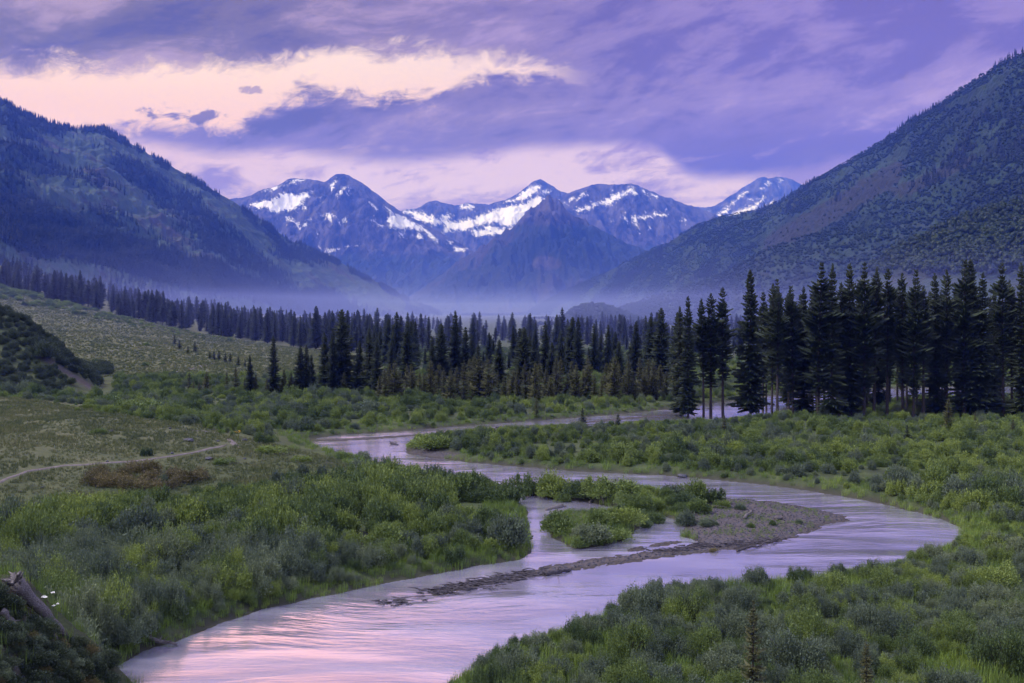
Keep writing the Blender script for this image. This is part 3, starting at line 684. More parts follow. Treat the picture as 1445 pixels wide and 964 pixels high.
# far forests on the mountain sides: low cost trees
def lowtree(name, mat, seed, round_=False):
    rn = random.Random(seed); m = MB(); Q = []
    if not round_:
        for w in range(9):
            q = w/9.0; L = .17*(1-q)**.8+.01; z = .05+.93*q
            for b in range(6):
                a = rn.uniform(0, 2*PI); d = np.array([math.cos(a), math.sin(a), 0]); s = np.array([-d[1], d[0], 0])
                l = L*rn.uniform(.7, 1.2)
                Q.append([np.array([0,0,z+.10]), np.array([0,0,z])+d*l*.6+s*l*.5, np.array([0,0,z-.05])+d*l, np.array([0,0,z])+d*l*.6-s*l*.5])
    else:
        for w in range(70):
            d = np.array([rn.gauss(0,1), rn.gauss(0,1), rn.gauss(0,1)]); d /= np.linalg.norm(d); c = np.array([0,0,.66])+d*np.array([.26,.26,.30])*rn.uniform(.6,1)
            a = np.cross(d, [0.3,0.2,1]); a /= np.linalg.norm(a); b = np.cross(d, a); s = .10*rn.uniform(.6,1.2)
            Q.append([c+a*s, c+b*s*.9, c-a*s, c-b*s])
    m.quads(Q)
    o = m.build(name, M[mat]); return o
def far_stand(name, pts, hts, protos_meshes, label, cat='forest', w=1.0):
    n_ = len(pts); idx = RNG.randint(0, len(protos_meshes), n_)
    sc = np.stack([hts*w, hts*w, hts], 1)
    return geonode_scatter(name, pts, sc, np.stack([0*hts, 0*hts, RNG.rand(n_)*6.28], 1), idx, [[p] for p in protos_meshes], label=label, cat=cat)
def mtn_points(G, n, dens):
    R_ = G['rows']; nc = len(G['us'])
    i = RNG.randint(0, R_, n*6); j = RNG.randint(0, nc-1, n*6)
    # weight rows so that density is even in the picture
    fi = RNG.rand(n*6); fj = RNG.rand(n*6)
    i = np.clip(i, 0, R_-2)
    def lerp(A): return (A[i,j]*(1-fi)+A[i+1,j]*fi)*(1-fj)+(A[i,j+1]*(1-fi)+A[i+1,j+1]*fi)*fj
    X, Y, Z, px, py = [lerp(G[k]) for k in ('X','Y','Z','px','py')]
    k = (RNG.rand(n*6) < dens(px, py, X, Y)); 
    sel = np.where(k)[0][:n]
    return np.stack([X, Y, Z], 1)[sel]
# their source trees stand, out of sight of the photo's frame edge, as ordinary trees of the same stands
LT = []
for s in range(3):
    o = lowtree('spruce_tree', 'farconifer', 200+s); o.scale = (14,14,14); o.location = (LM['X'][120, 420+s*9], LM['Y'][120, 420+s*9], LM['Z'][120, 420+s*9])
    tag(o, 'small dark conifer in the forest band on the left mountain side', 'tree', 'conifers on the left mountain side'); LT.append(o)
AT = []
for s in range(3):
    o = lowtree('aspen_tree', 'aspen', 300+s, True); o.scale = (11,11,11); o.location = (AH['X'][120, 100+s*9], AH['Y'][120, 100+s*9], AH['Z'][120, 100+s*9])
    tag(o, 'round-crowned aspen in the grove on the low hill at right', 'tree', 'aspens on the low hill at right'); AT.append(o)
def dl(px, py, X, Y):
    n_ = fbm(X/220, Y/500, 3, 41)
    c1 = 300+(px)*.305-.00004*px*px + 10*n_*3                  # main band centre
    band = ss(44-px*.045, 16-px*.02, np.abs(py-c1-8))
    top = .85*ss(20, 120, px)*0 + ss(.0, .35, n_+.15*ss(230, 160, py)+.35*ss(120, 0, px)*ss(330, 230, py))*.45
    ridge = ss(.55, .9, fbm(X/60, Y/60, 2, 5)+.7)*0
    low = ss(.0, .3, fbm(X/90, Y/250, 3, 43))*.5*ss(350, 400, py+(-px*.15))
    sky_ = interp(px, [(-40,138),(0,145),(60,172),(145,183),(200,213),(300,268),(400,334),(440,350),(520,392),(600,434)])
    edge = ss(10, 2, py-sky_)*ss(60,140,px)*.7*ss(-.1,.3,fbm(px/30,py/60,2,8)+.12)
    return np.clip(band+top+low+edge, 0, 1)
attr(LM['obj'], 'woods', dl(LM['px'], LM['py'], LM['X'], LM['Y']))
pts = mtn_points(LM, 60000, dl); far_stand('forest', pts, RNG.uniform(8, 18, len(pts)), LT, 'dark conifer forest in bands down the left mountain side', w=1.1)
def dr(px, py, X, Y):
    n_ = fbm(X/150, Y/300, 3, 47)
    scree = 1.1*ss(30, 8, np.abs(py-(345-(px-1090)*.58)))*ss(1060, 1100, px)*ss(1310, 1240, px)+.9*ss(18, 5, np.abs(py-(262-(px-1290)*.45)))*ss(1250,1280,px)*ss(1400,1360,px)
    m_ = fbm(X/60, Y/140, 3, 53)
    return np.clip(.62+1.3*n_+.7*m_-scree*1.2, 0.02, 1)
pts = mtn_points(RM, 64000, dr); pts = pts[np.abs(pts[:,0]) < 4000]
far_stand('forest', pts, RNG.uniform(4.5, 8.5, len(pts)), AT, 'aspen woods covering the right mountain side', w=1.2)
pts = mtn_points(RM, 7500, lambda px, py, X, Y: ss(.1, .5, fbm(X/160, Y/330, 3, 49)+.25*ss(1300,1400,px)*ss(120,160,py)*ss(260,220,py)))
far_stand('forest', pts, RNG.uniform(12, 20, len(pts)), LT, 'scattered dark conifers on the right mountain side', w=1.0)
pts = mtn_points(RS, 9000, lambda px, py, X, Y: .8+0*px); far_stand('forest', pts, RNG.uniform(6, 10, len(pts)), AT, 'aspen woods on the spur below the right mountain', w=1.25)
pts = mtn_points(AH, 5000, lambda px, py, X, Y: ss(-8, 12, 392-py)); far_stand('forest', pts, RNG.uniform(7, 11, len(pts)), AT, 'aspen woods on the low hill behind the right-hand grove', w=1.05)
pts = mtn_points(MD, 1400, lambda px, py, X, Y: .8+0*px); far_stand('forest', pts, RNG.uniform(6, 9, len(pts)), AT, 'shrubby woods on the small mound in the valley', w=1.3)

# ------------------------------------------------------------------ shrubs and grass
def shrub_mesh(seed, n=2600, r=1.0, h=1.0, leaf=.085, spiky=.25, lobes=5, stems=18, spread=.36):
    rs = np.random.RandomState(seed); m = MB()
    lob = [(rs.normal(0,spread)*r, rs.normal(0,spread)*r, rs.uniform(.45,1.0)*h, rs.uniform(.30,.62)*r) for _ in range(lobes)]
    Q = []; 
    per = n//lobes
    for (lx, ly, lh, lr) in lob:
        a = rs.rand(per)*2*PI; ct = rs.rand(per)**.8; st = np.sqrt(1-ct**2)
        rad = (.45+.55*rs.rand(per)**.5)*(1+.22*np.sin(a*3+lx*9)*np.sin(ct*7+ly*5))+rs.normal(0,.05,per)
        X = lx+lr*st*np.cos(a)*rad; Y = ly+lr*st*np.sin(a)*rad; Z = lh*(.08+.92*ct*rad)+.02
        base = np.array([lx*.3, ly*.3, -.3*h])
        P = np.stack([X, Y, Z], 1); D = P-base; D /= np.linalg.norm(D, axis=1)[:,None]
        D = D+rs.normal(0, .5, D.shape)+np.array([0,0,.25]); D /= np.linalg.norm(D, axis=1)[:,None]
        S = np.cross(D, rs.normal(0,1,D.shape)); S /= np.linalg.norm(S, axis=1)[:,None]
        L = leaf*rs.uniform(.7, 1.5, per)[:,None]; W = L*.27
        Q.append(np.stack([P, P+D*L*.5+S*W, P+D*L, P+D*L*.5-S*W], 1))
    # upright shoots breaking the outline
    ns = int(26*spiky/.25)
    for k in range(ns):
        lx, ly, lh, lr = lob[rs.randint(lobes)]; a = rs.rand()*2*PI; q = rs.rand()*.8
        p0 = np.array([lx+lr*q*math.cos(a), ly+lr*q*math.sin(a), lh*math.sqrt(max(0,1-q*q))*.85]); d = np.array([math.cos(a)*q*.5, math.sin(a)*q*.5, 1])+rs.normal(0,.12,3)
        ln = spiky*h*rs.uniform(.5, 1.3)
        kk = 12; s = np.linspace(0, 1, kk)[:,None]; P = p0+d*ln*s
        D = rs.normal(0,.7,(kk,3))+d; D /= np.linalg.norm(D, axis=1)[:,None]; S = np.cross(D, rs.normal(0,1,(kk,3))); S /= np.linalg.norm(S, axis=1)[:,None]
        L = leaf*(1.15-.6*s); Q.append(np.stack([P, P+D*L*.5+S*L*.25, P+D*L, P+D*L*.5-S*L*.25], 1))
    m.quads(np.concatenate(Q))
    o_v = np.concatenate(m.v); o_f = np.array(m.f); nl = len(o_f)
    # stems as thin three-sided prisms turned to quads
    sv = []; sf = []; c = len(o_v)
    for k in range(stems):
        lx, ly, lh, lr = lob[rs.randint(lobes)]; a = rs.rand()*2*PI; e = np.array([lx+lr*.7*math.cos(a), ly+lr*.7*math.sin(a), lh*.75]); b = np.array([rs.uniform(-.12,.12)*r, rs.uniform(-.12,.12)*r, -.05])
        w = .012*h
        for d in (np.array([w,0,0]), np.array([0,w,0])):
            mid_ = (b+e)/2+np.array([0,0,.08*h])
            sv += [b-d, b+d, mid_+d*.8, mid_-d*.8, e+d*.3, e-d*.3]; sf += [[c, c+1, c+2, c+3], [c+3, c+2, c+4, c+5]]; c += 6
    V = np.concatenate([o_v, np.array(sv)]); Fc = np.concatenate([o_f, np.array(sf)])
    return V, Fc, nl
SH = []
def add_shrub(seed, mat, **kw):
    V, Fc, nl = shrub_mesh(seed, **kw); o = mesh_obj('s', V, Fc, [M[mat], M['bark']], link=False)
    mi = np.zeros(len(Fc), np.int32); mi[nl:] = 1; o.data.polygons.foreach_set('material_index', mi)
    me = o.data; bpy.data.objects.remove(o); SH.append(me); me.name = 'shrub_leaves'; return len(SH)-1
W_ = [add_shrub(400+i, 'willow', n=4200, leaf=.10, spiky=[.28,.42,.25,.5][i], lobes=[8,10,6,9][i], spread=[.27,.40,.22,.34][i]) for i in range(4)]
G_ = [add_shrub(420+i, 'grey_willow', n=4200, leaf=.10, spiky=.38, lobes=8+i, spread=.30) for i in range(2)]
B_ = [add_shrub(440, 'brownbush', n=3000, leaf=.075, spiky=.12, lobes=7)]
D_ = [add_shrub(460, 'darkbrush', n=4000, leaf=.10, spiky=.3, lobes=8, spread=.34)]
Fn = [add_shrub(450+i, 'willow' if i < 2 else 'grey_willow', n=11000, leaf=.062, spiky=.5, lobes=11, stems=50, spread=.46) for i in range(3)]   # finer leaved, for the near bank
def grass_mesh(seed, nb=34, h=1.0, spread=.55, w=.022, mat='grass'):
    rs = np.random.RandomState(seed); Q = []
    for k in range(nb):
        a = rs.rand()*2*PI; r0 = spread*math.sqrt(rs.rand()); p = np.array([r0*math.cos(a), r0*math.sin(a), -.03]); b = rs.rand()*2*PI; ln = h*rs.uniform(.5, 1.1); bend = rs.uniform(.1, .55)
        s = np.array([math.cos(b+1.57), math.sin(b+1.57), 0])*w; d = np.array([math.cos(b), math.sin(b), 0])
        q1 = p+np.array([0,0,ln*.55])+d*bend*ln*.25; q2 = p+np.array([0,0,ln])+d*bend*ln*.8
        Q.append([p-s, p+s, q1+s*.8, q1-s*.8]); Q.append([q1-s*.8, q1+s*.8, q2+s*.15, q2-s*.15])
    m = MB(); m.quads(Q); return np.concatenate(m.v), np.array(m.f)
# candidate positions
def jgrid(x0, x1, y0, y1, d):
    xs = np.arange(x0, x1, d); ys = np.arange(y0, y1, d); X, Y = np.meshgrid(xs, ys)
    return (X+RNG.uniform(-.5,.5,X.shape)*d).ravel(), (Y+RNG.uniform(-.5,.5,Y.shape)*d).ravel()
def inpoly(P, X, Y): return sdf(P, X, Y) > 0
MEAD = np.array([hit1(x, y)[:2] for x, y in [(-290,570),(-100,560),(20,562),(150,584),(300,608),(400,632),(470,650),(520,662),(440,674),(370,684),(330,702),(200,714),(120,716),(60,712),(0,722),(-280,748)]])
TRAILP = [hit1(x, y)[:2] for x, y in [(-40,700),(0,681),(20,672),(45,663),(90,657),(140,654),(180,652),(215,648),(250,643),(280,637),(310,631),(322,626),(334,628)]]
def trail_dist(X, Y):
    d = np.full(X.shape, 99.)
    for (a, b), (c, e) in zip(TRAILP[:-1], TRAILP[1:]):
        ex, ey = c-a, e-b; t = np.clip(((X-a)*ex+(Y-b)*ey)/(ex*ex+ey*ey), 0, 1); d = np.minimum(d, np.hypot(X-a-ex*t, Y-b-ey*t))
    return d
SX, SY, SS, SK = [], [], [], []
def shrubs_zone(x0, x1, y0, y1, d, maxu=(-260, 1700)):
    X, Y = jgrid(x0, x1, y0, y1, d); U = CX+F*X/Y
    k = (U > maxu[0]) & (U < maxu[1]); X, Y, U = X[k], Y[k], U[k]
    z, dist, g, dt = terrain(X, Y, True)
    mead = sdf(MEAD, X, Y); thick = fbm(X/14, Y/14, 3, 60); fine = fbm(X/4, Y/4, 2, 61)
    s = .62+.55*thick+.25*fine + RNG.uniform(-.15, .2, X.shape)
    leftT = (U < 760) & (Y < 95); s = np.where(leftT, s*1.12+.12, s)
    right = (U > 600) & (Y > 88) & (Y < 172); s = np.where(right, s*.62+.08, s); s = np.where((Y > 172), s*.8, s)
    s = s*np.clip(dist/2.0, .42, 1)
    s = s*np.where(mead > 0, .42, 1)*(1-.45*ss(-9, -1, mead)*(mead <= 0))
    nearR = (Y < 75) & (X > -12); s = np.where(nearR, s*.66, s)
    s = np.clip(s*1.22+RNG.normal(0,.12,X.shape), .28, 1.9)
    ok = (dist > .35) & (g < .25) & (z > .25) & ~((mead > 0) & (RNG.rand(len(X)) < .985)) & (trail_dist(X, Y) > 1.2)
    ok &= ~((U > 380) & (U < 570) & (Y > 92) & (Y < 126))
    ok &= ~((Y < 42) & (X < -9)) & (Y > 37) & ~((Y > 236) & (U < 540))
    ok &= ~((Y > 160) & (Y < 262) & (U < 160))
    ok &= ~((g > .01) & (RNG.rand(len(X)) < .9))
    ok &= (thick+fine*.5+RNG.uniform(-.3,.3,X.shape)) > np.where(nearR, -.25, np.where(right, -.42, -.5))
    for q in np.where(ok)[0]:
        SX.append(X[q]); SY.append(Y[q]); SS.append(s[q]); SK.append(0)
shrubs_zone(-60, 60, 37, 80, 1.15)
shrubs_zone(-110, 110, 80, 130, 1.55)
shrubs_zone(-190, 190, 130, 235, 2.1)
shrubs_zone(-120, 330, 235, 420, 4.0)
SX, SY, SS = np.array(SX), np.array(SY), np.array(SS)
ok = np.ones(len(SX), bool)
SU, SV = SX, SY
SZ = terrain(SX, SY)
U0 = CX+F*SX/SY
U = CX+F*SX/SY
tone = .7*fbm(SX/22, SY/22, 3, 71)+RNG.uniform(-.5, .5, len(SX))
ki = np.where(SY < 62, np.where(tone > .0, Fn[2], np.where(RNG.rand(len(SX)) < .5, Fn[0], Fn[1])), np.where(tone > .22, np.array(G_)[RNG.randint(0, 2, len(SX))], np.array(W_)[RNG.randint(0, 4, len(SX))]))  # nearest shrubs lean grey, putting the foreground's dusk darkening into leaf colour
wid = SS*RNG.uniform(.85, 1.25, len(SX))*np.where(SY > 80, 1.12, 1.02)
hei = SS*RNG.uniform(1.15, 2.0, len(SX))*np.where((U0 > 600) & (SY < 75), .9, 1)
for fr, lim in ((.35, .40), (.6, .65)):
    kf = 1+fr*hei*1.15/(H-hei*1.15); wx, wy = SX*kf, SY*kf
    _z, wd, _g, _t = terrain(wx, wy, True)
    blk = (wd < -.4) & ((SY > 78) | ((U0 > 730) & (U0 < 960) & (SY > 62)))
    hei = np.where(blk, hei*lim, hei); wid = np.where(blk, wid*(.5+.5*lim), wid)
_z, wd, _g, _t = terrain(SX+wid*.9, SY, True); side = (U0 > 640) & (U0 < 960) & (SY > 62) & (SY < 92) & (wd < .1); wid = np.where(side, wid*.5, wid); hei = np.where(side, hei*.6, hei)
# hand-placed bushes: x, base y, width px, height px, mesh, label
HAND = [(752,700,42,34,W_[1],'tall dark green willow at the left end of the island, edge of the main channel'),(782,700,48,38,W_[3],'tallest willow of the island, with ragged top shoots'),
 (818,702,44,26,W_[0],'rounded smooth willow beside the tallest one on the island'),(862,700,60,30,W_[1],'wide dark willow at the middle of the island top edge'),(798,708,20,14,W_[2],'small bush below the tallest island willow, at the edge of the inlet'),
 (886,714,30,20,W_[2],'middle-sized bush on the island left of the pond'),(905,722,40,26,W_[0],'dense round bush directly above the pond on the island'),(945,702,34,22,G_[0],'greyish bush on the far side of the island'),
 (975,704,40,30,W_[3],'spiky bush on the far edge of the gravel bar'),(1000,708,34,22,W_[1],'bush at the right end of the island greenery'),(985,722,36,20,W_[0],'round bush right of the pond'),(968,740,34,22,G_[1],'pale bush touching the right end of the pond'),
 (925,738,32,18,W_[2],'bush overhanging the pond from above'),(785,753,46,34,W_[0],'large round bush at the left tip of the low islet'),(830,760,50,26,G_[0],'low pale bush on the middle of the low islet'),(818,772,30,16,W_[2],'bright yellow-green clump at the front of the low islet'),
 (862,762,44,20,W_[1],'bright green clump along the front of the low islet'),(882,742,44,28,W_[0],'bushy willow on the right of the low islet'),(848,740,40,24,W_[3],'willow at the back of the low islet'),(912,744,20,10,W_[2],'small yellow-green tuft at the left side of the pond'),
 (1046,718,20,9,G_[0],'small tuft on the gravel bar behind the driftwood'),(1090,741,10,8,W_[0],'single dark round tuft on the bare gravel bar'),(1003,778,16,7,B_[0],'little brownish tuft on the near edge of the gravel spit'),
 (60,505,34,26,D_[0],'large dark bush on the brow of the left bluff above the pale scar'),(1022,716,22,12,W_[2],'small green bush where the island greenery meets the bare bar'),(1000,742,26,13,G_[0],'low pale bush on the bar below the pale logs'),
 (1060,744,14,7,W_[0],'tiny green bush on the lower middle of the bar'),(1128,738,12,6,G_[1],'tiny grey bush toward the right end of the bar'),(205,760,62,52,G_[0],'big grey-green willow standing above its neighbours left of the photo centre'),(412,790,44,36,W_[1],'pale green upright willow in the left thicket near the river'),(285,795,40,30,G_[1],'grey-green willow in the middle of the left thicket'),
 (712,768,54,48,G_[0],'large pale willow at the right end of the left thicket, over the side channel'),(640,705,60,42,W_[1],'dark willow on the far side of the left thicket next to the main channel'),(585,706,70,48,W_[3],'broad dark willow at the back of the left thicket'),
 (545,775,60,38,W_[0],'dark round willow in the right half of the left thicket'),(170,905,60,40,Fn[2],'grey bush in the grass left of the river mouth at the bottom'),(132,930,34,30,B_[0],'brownish low bush by the water at the bottom left'),
 (430,652,22,10,W_[2],'small bush on the meadow tip beside the upper pool'),(510,650,30,14,G_[1],'greyish bush at the water edge of the upper pool'),(485,646,26,8,W_[0],'low bush on the bank of the upper pool'),
 (600,632,44,20,W_[1],'dark bushes at the left tip of the right-hand meadow'),(620,630,40,18,W_[3],'second dark bush at the left tip of the right-hand meadow'),
 (195,582,52,20,W_[1],'dark spreading bush on the shrub flat behind the left meadow'),(152,572,44,16,W_[0],'dark bush at the foot of the left bluff'),(375,640,34,12,W_[2],'low bush beside the trail end'),(140,612,22,8,W_[0],'small round bush on the left meadow'),
 (312,655,28,9,W_[2],'small bush below the trail bend'),(525,580,46,18,G_[0],'pale large willow before the middle clump of spruces'),(505,590,30,12,W_[1],'dark willow below the pale one before the middle spruces'),
 (207,488,9,5,W_[0],'tiny dark bush high on the grassy slope'),(205,517,11,7,W_[1],'dark bush low on the grassy slope'),(137,510,10,4,W_[1],'tiny low bush on the grassy slope near the bluff'),(141,524,8,6,W_[0],'small round bush just right of the bluff on the slope'),(230,515,9,4,W_[0],'small bush right of the dark bush on the slope'),
 (1175,842,46,34,Fn[0],'very dark bush among bright grass on the near bank'),(1390,830,60,40,Fn[1],'dark bush on the near bank at the right'),(1120,945,80,62,Fn[2],'big blue-grey bush at the bottom, right of the dark young spruce'),(1235,862,50,34,Fn[2],'grey rounded bush on the near bank, middle of the lower right'),
 (1420,950,70,70,Fn[0],'dark bush in the bottom right corner')]
hp = [hit1(a[0], a[1]) for a in HAND]
for (x, yb, w, h, k, lab), (X, Y, z) in zip(HAND, hp):
    o = bpy.data.objects.new('willow_shrub' if k not in B_ else 'brown_shrub', SH[k]); C.objects.link(o); o.location = (X, Y, z-.03)
    if k in D_: DARK = o
    o.scale = (w/F*Y/1.75, w/F*Y/1.75, h/F*Y/1.12); o.rotation_euler = (0,0,random.uniform(0,6.28)); tag(o, lab, 'shrub')
# brown patch beside the trail, one shrub each
nb = 0
BRX = [(128,672),(150,676),(172,671),(196,668),(215,668),(140,682),(160,686),(182,682),(205,680),(225,680),(242,676),(258,677),(272,679),(195,692),(215,693),(232,690),(186,690),(205,664),(250,684)]
for j, (x, y) in enumerate(BRX):
    X, Y, z = hit1(x, y); o = bpy.data.objects.new('brown_shrub', SH[B_[0]]); C.objects.link(o); o.location = (X, Y, z-.05)
    w = random.uniform(.95, 1.35); o.scale = (w*1.25, w*1.05, w*.85); o.rotation_euler = (0,0,random.uniform(0,6.28))
    tag(o, 'low rust-brown shrub in the brown patch just below the trail', 'shrub', 'rust-brown shrubs below the trail')
# avoid scatter inside hand-placed ones
hx = np.array([p[0] for p in hp]); hy = np.array([p[1] for p in hp]); hw = np.array([a[2]/F*p[1]*.42 for a, p in zip(HAND, hp)])
far_ok = np.ones(len(SX), bool)
for a, b, c in zip(hx, hy, hw): far_ok &= np.hypot(SX-a, SY-b) > c
infr = (U > 0) & (U < 1445)
vis = np.where(infr & far_ok, wid/SY, 0)
isl = inpoly(gp([(706,706),(715,688),(860,690),(1040,700),(1040,712),(960,745),(820,778),(760,760),(768,725),(745,708)]), SX, SY)
hei = np.where(isl, hei*.7, hei)
order = np.argsort(-vis); NI = 225
def zone_label(x, y, u, k):
    tone_ = 'grey-green' if k in G_ or k == Fn[2] else 'green'
    if isl_at(x, y): return tone_+' willow bush on the island in the river bend', 'willows on the island'
    if y < 80 and x > -12 and u > 560: return tone_+' leafy shrub on the near bank at the lower right', 'shrubs of the near bank'
    if u < 770: return tone_+' willow in the thicket on the left bank', 'willows of the left bank thicket'
    return tone_+' shrub on the flat across the river bend', 'shrubs across the river bend'
islP = gp([(706,706),(715,688),(860,690),(1040,700),(1040,712),(960,745),(820,778),(760,760),(768,725),(745,708)])
def isl_at(x, y): return float(sdf(islP, np.array([x]), np.array([y]))[0]) > 0
first = {}
indiv = []
for q in order:
    if len(indiv) >= NI: break
    indiv.append(int(q))
have = set(int(ki[q]) for q in indiv)
for q in range(len(SX)):
    if int(ki[q]) not in have: indiv.append(q); have.add(int(ki[q]))
for q in indiv:
    k = int(ki[q]); o = bpy.data.objects.new('willow_shrub', SH[k]); C.objects.link(o)
    o.location = (SX[q], SY[q], SZ[q]-.03); o.scale = (wid[q], wid[q], hei[q]); o.rotation_euler = (0,0,random.uniform(0,6.28))
    lb, gr_ = zone_label(SX[q], SY[q], U[q], k); tag(o, lb, 'shrub', gr_); first.setdefault(k, o)
mask = far_ok.copy(); mask[indiv] = False
keys = sorted(first); kmap = {k: i for i, k in enumerate(keys)}
mi = np.where(mask)[0]; idx = np.array([kmap[int(ki[q])] for q in mi])
geonode_scatter('willow_thicket', np.stack([SX[mi], SY[mi], SZ[mi]-.03], 1), np.stack([wid[mi], wid[mi], hei[mi]], 1), np.stack([0*mi, 0*mi, RNG.rand(len(mi))*6.28], 1), idx, [[first[k]] for k in keys],
    label='dense green willow scrub covering the valley floor on both sides of the river', cat='scrub')
# dark brush on the left bluff and along the fan top
bx, by = jgrid(-190, -80, 166, 262, 1.7); bu = CX+F*bx/by
k = (bu > -200) & (bu < 158); bx, by, bu = bx[k], by[k], bu[k]; bz = terrain(bx, by)
bpy_ = HY-F*(bz-H)/by
k = ~((np.abs(bpy_-(500+(bu-50)*.62)) < 7) & (bu > 42)) & (bz > 1.0); bx, by, bz = bx[k], by[k], bz[k]
kk = [kmap[x] for x in W_ if x in kmap]; bi = np.zeros(len(bx), int); bs = RNG.uniform(.5, 1.25, len(bx))
geonode_scatter('scrub', np.stack([bx, by, bz], 1), np.stack([bs, bs, bs*1.3], 1), np.stack([0*bs, 0*bs, RNG.rand(len(bs))*6.28], 1), bi, [[DARK]], label='dark brush covering the steep bluff at the left edge', cat='scrub')
fu = RNG.uniform(-200, 330, 420); fy = fan_top(fu)-RNG.rand(420)**2*38; fx = (fu-CX)/F*fy; fz = terrain(fx, fy); fs = RNG.uniform(.7, 1.9, 420)*np.clip((330-fu)/250, .4, 1.1)
geonode_scatter('scrub', np.stack([fx, fy, fz], 1), np.stack([fs*1.3, fs*1.3, fs], 1), np.stack([0*fs, 0*fs, RNG.rand(420)*6.28], 1), RNG.choice(kk, 420), [[first[k]] for k in keys], label='strip of bushes where the grassy slope meets the forest', cat='scrub')

def grass_stuff(name, mesh_args, pts, scl, label):
    outs = []
    for a in mesh_args:
        V, Fc = grass_mesh(**a); 
        o = mesh_obj('grass_tuft', V, Fc, M[a.get('mat', 'grass')]); outs.append(o)
    n_ = len(pts)
    for i, o in enumerate(outs):   # the source tufts are simply the first tufts of the sward
        o.location = pts[i*7+3]; o.scale = (scl[i*7+3],)*3; tag(o, 'tuft of green grass within the '+label, 'grass', 'grass tufts', 'stuff')
    geonode_scatter(name, pts, scl, np.stack([np.zeros(n_), np.zeros(n_), RNG.rand(n_)*6.28], 1), RNG.randint(0, len(outs), n_), [[o] for o in outs], label=label, cat='grass')
def tuft_pts(X, Y, cond, z_off=0):
    U_ = CX+F*X/Y; k = (U_ > -180) & (U_ < 1620); X, Y, U_ = X[k], Y[k], U_[k]
    z, d, g, dt = terrain(X, Y, True); c = cond(X, Y, U_, z, d, g, dt); return X[c], Y[c], z[c]
Xa, Ya = jgrid(-48, 50, 37, 80, .42); A = tuft_pts(Xa, Ya, lambda X, Y, U, z, d, g, dt: ((d < 3.5) | (fbm(X/6, Y/6, 3, 92) > np.where(U > 600, np.where(Y < 56, -.15, -.15), .12))) & (d > .05) & (g < .5) & (sdf(MEAD, X, Y) < 0) & ((Y > 40) | (X > -8)))
Xb, Yb = jgrid(-110, 110, 80, 165, .85); B = tuft_pts(Xb, Yb, lambda X, Y, U, z, d, g, dt: ((d < 3) | (fbm(X/8, Y/8, 3, 93) > .1)) & (d > .05) & (g < .5) & (sdf(MEAD, X, Y) < 0))
pts = np.stack([np.concatenate([A[0], B[0]]), np.concatenate([A[1], B[1]]), np.concatenate([A[2], B[2]])], 1)
sc = RNG.uniform(.26, .62, len(pts))*(1+.5*fbm(pts[:,0]/8, pts[:,1]/8, 2, 90)); sc[len(A[0]):] *= 1.15
grass_stuff('grass', [dict(seed=500+i, nb=50, w=.013) for i in range(3)], pts, sc, 'lush green grass between the shrubs and along the banks')
Xc, Yc = jgrid(-95, -10, 55, 150, .42); Cc = tuft_pts(Xc, Yc, lambda X, Y, U, z, d, g, dt: (sdf(MEAD, X, Y) > -1) & (d > .1) & (trail_dist(X, Y) > .75) & (fbm(X/3, Y/3, 3, 95) > -.28))
pts = np.stack(Cc, 1); sc = RNG.uniform(.12, .34, len(pts))*(1+.7*fbm(pts[:,0]/5, pts[:,1]/5, 2, 91))
grass_stuff('meadow_grass', [dict(seed=520+i, nb=26, mat='drygrass', spread=.8, w=.05) for i in range(3)], pts, sc, 'short dry grass of the left meadow around the trail')
Xd, Yd = jgrid(-300, -40, 232, 480, 1.25); U_ = CX+F*Xd/Yd; k = (U_ > -150) & (U_ < 545) & (Yd < fan_top(U_)); Xd, Yd = Xd[k], Yd[k]
k = .35*fbm(Xd/25, Yd/12, 3, 96)+RNG.uniform(-.5, .5, len(Xd)) > -.25; Xd, Yd = Xd[k], Yd[k]; zd = terrain(Xd, Yd)
grass_stuff('slope_grass', [dict(seed=540, nb=26, mat='drygrass', spread=1.0, w=.12)], np.stack([Xd, Yd, zd], 1), RNG.uniform(.2, .6, len(Xd)), 'tussocky grass on the slope below the forest')
Xg, Yg = jgrid(0, 46, 55, 92, .33); zg, dg_, gg_, _t = terrain(Xg, Yg, True); k = (gg_ > .4) & (dg_ > .35) & (sdf(BARRED, Xg, Yg) > -1.5) & (fbm(Xg/2.5, Yg/2.5, 3, 98)+RNG.uniform(-.25,.25,len(Xg)) > .03)
grass_stuff('bar_grass', [dict(seed=560, nb=22, spread=.7, w=.02, mat='grass')], np.stack([Xg[k], Yg[k], zg[k]], 1), RNG.uniform(.10, .26, int(k.sum())), 'sparse grass growing on the middle of the gravel bar')
# bluff bank at lower left
Xe, Ye = jgrid(-24, -9, 22, 40, .22); ze = terrain(Xe, Ye); k = (fbm(Xe/1.2, Ye/1.2, 3, 97) > .02) & (ze > .8); Xe, Ye, ze = Xe[k], Ye[k], ze[k]
grass_stuff('bank_grass', [dict(seed=550, nb=24, spread=.6, w=.014)], np.stack([Xe, Ye, ze], 1), RNG.uniform(.16, .42, len(Xe)), 'weeds and grass growing through the stones of the near left bank')
for q in range(150):
    x = random.uniform(-25, 150); y = random.uniform(845+max(0, x)*.55, 975) if q > 40 else 836+x*.86+random.uniform(0, 22)
    X, Y, z = hit1(x, y)
    if Y > 38 or z < .5: continue
    s = random.uniform(.16, .42); o = bpy.data.objects.new('sagebrush', SH[random.choice([Fn[2], D_[0], D_[0], B_[0]])]); C.objects.link(o); o.location = (X, Y, z-.03); o.scale = (s, s, s*.85)
    o.rotation_euler = (0,0,random.uniform(0,6)); tag(o, 'small grey-brown bush on the steep stony bank at the lower left', 'shrub', 'small bushes on the stony bank')
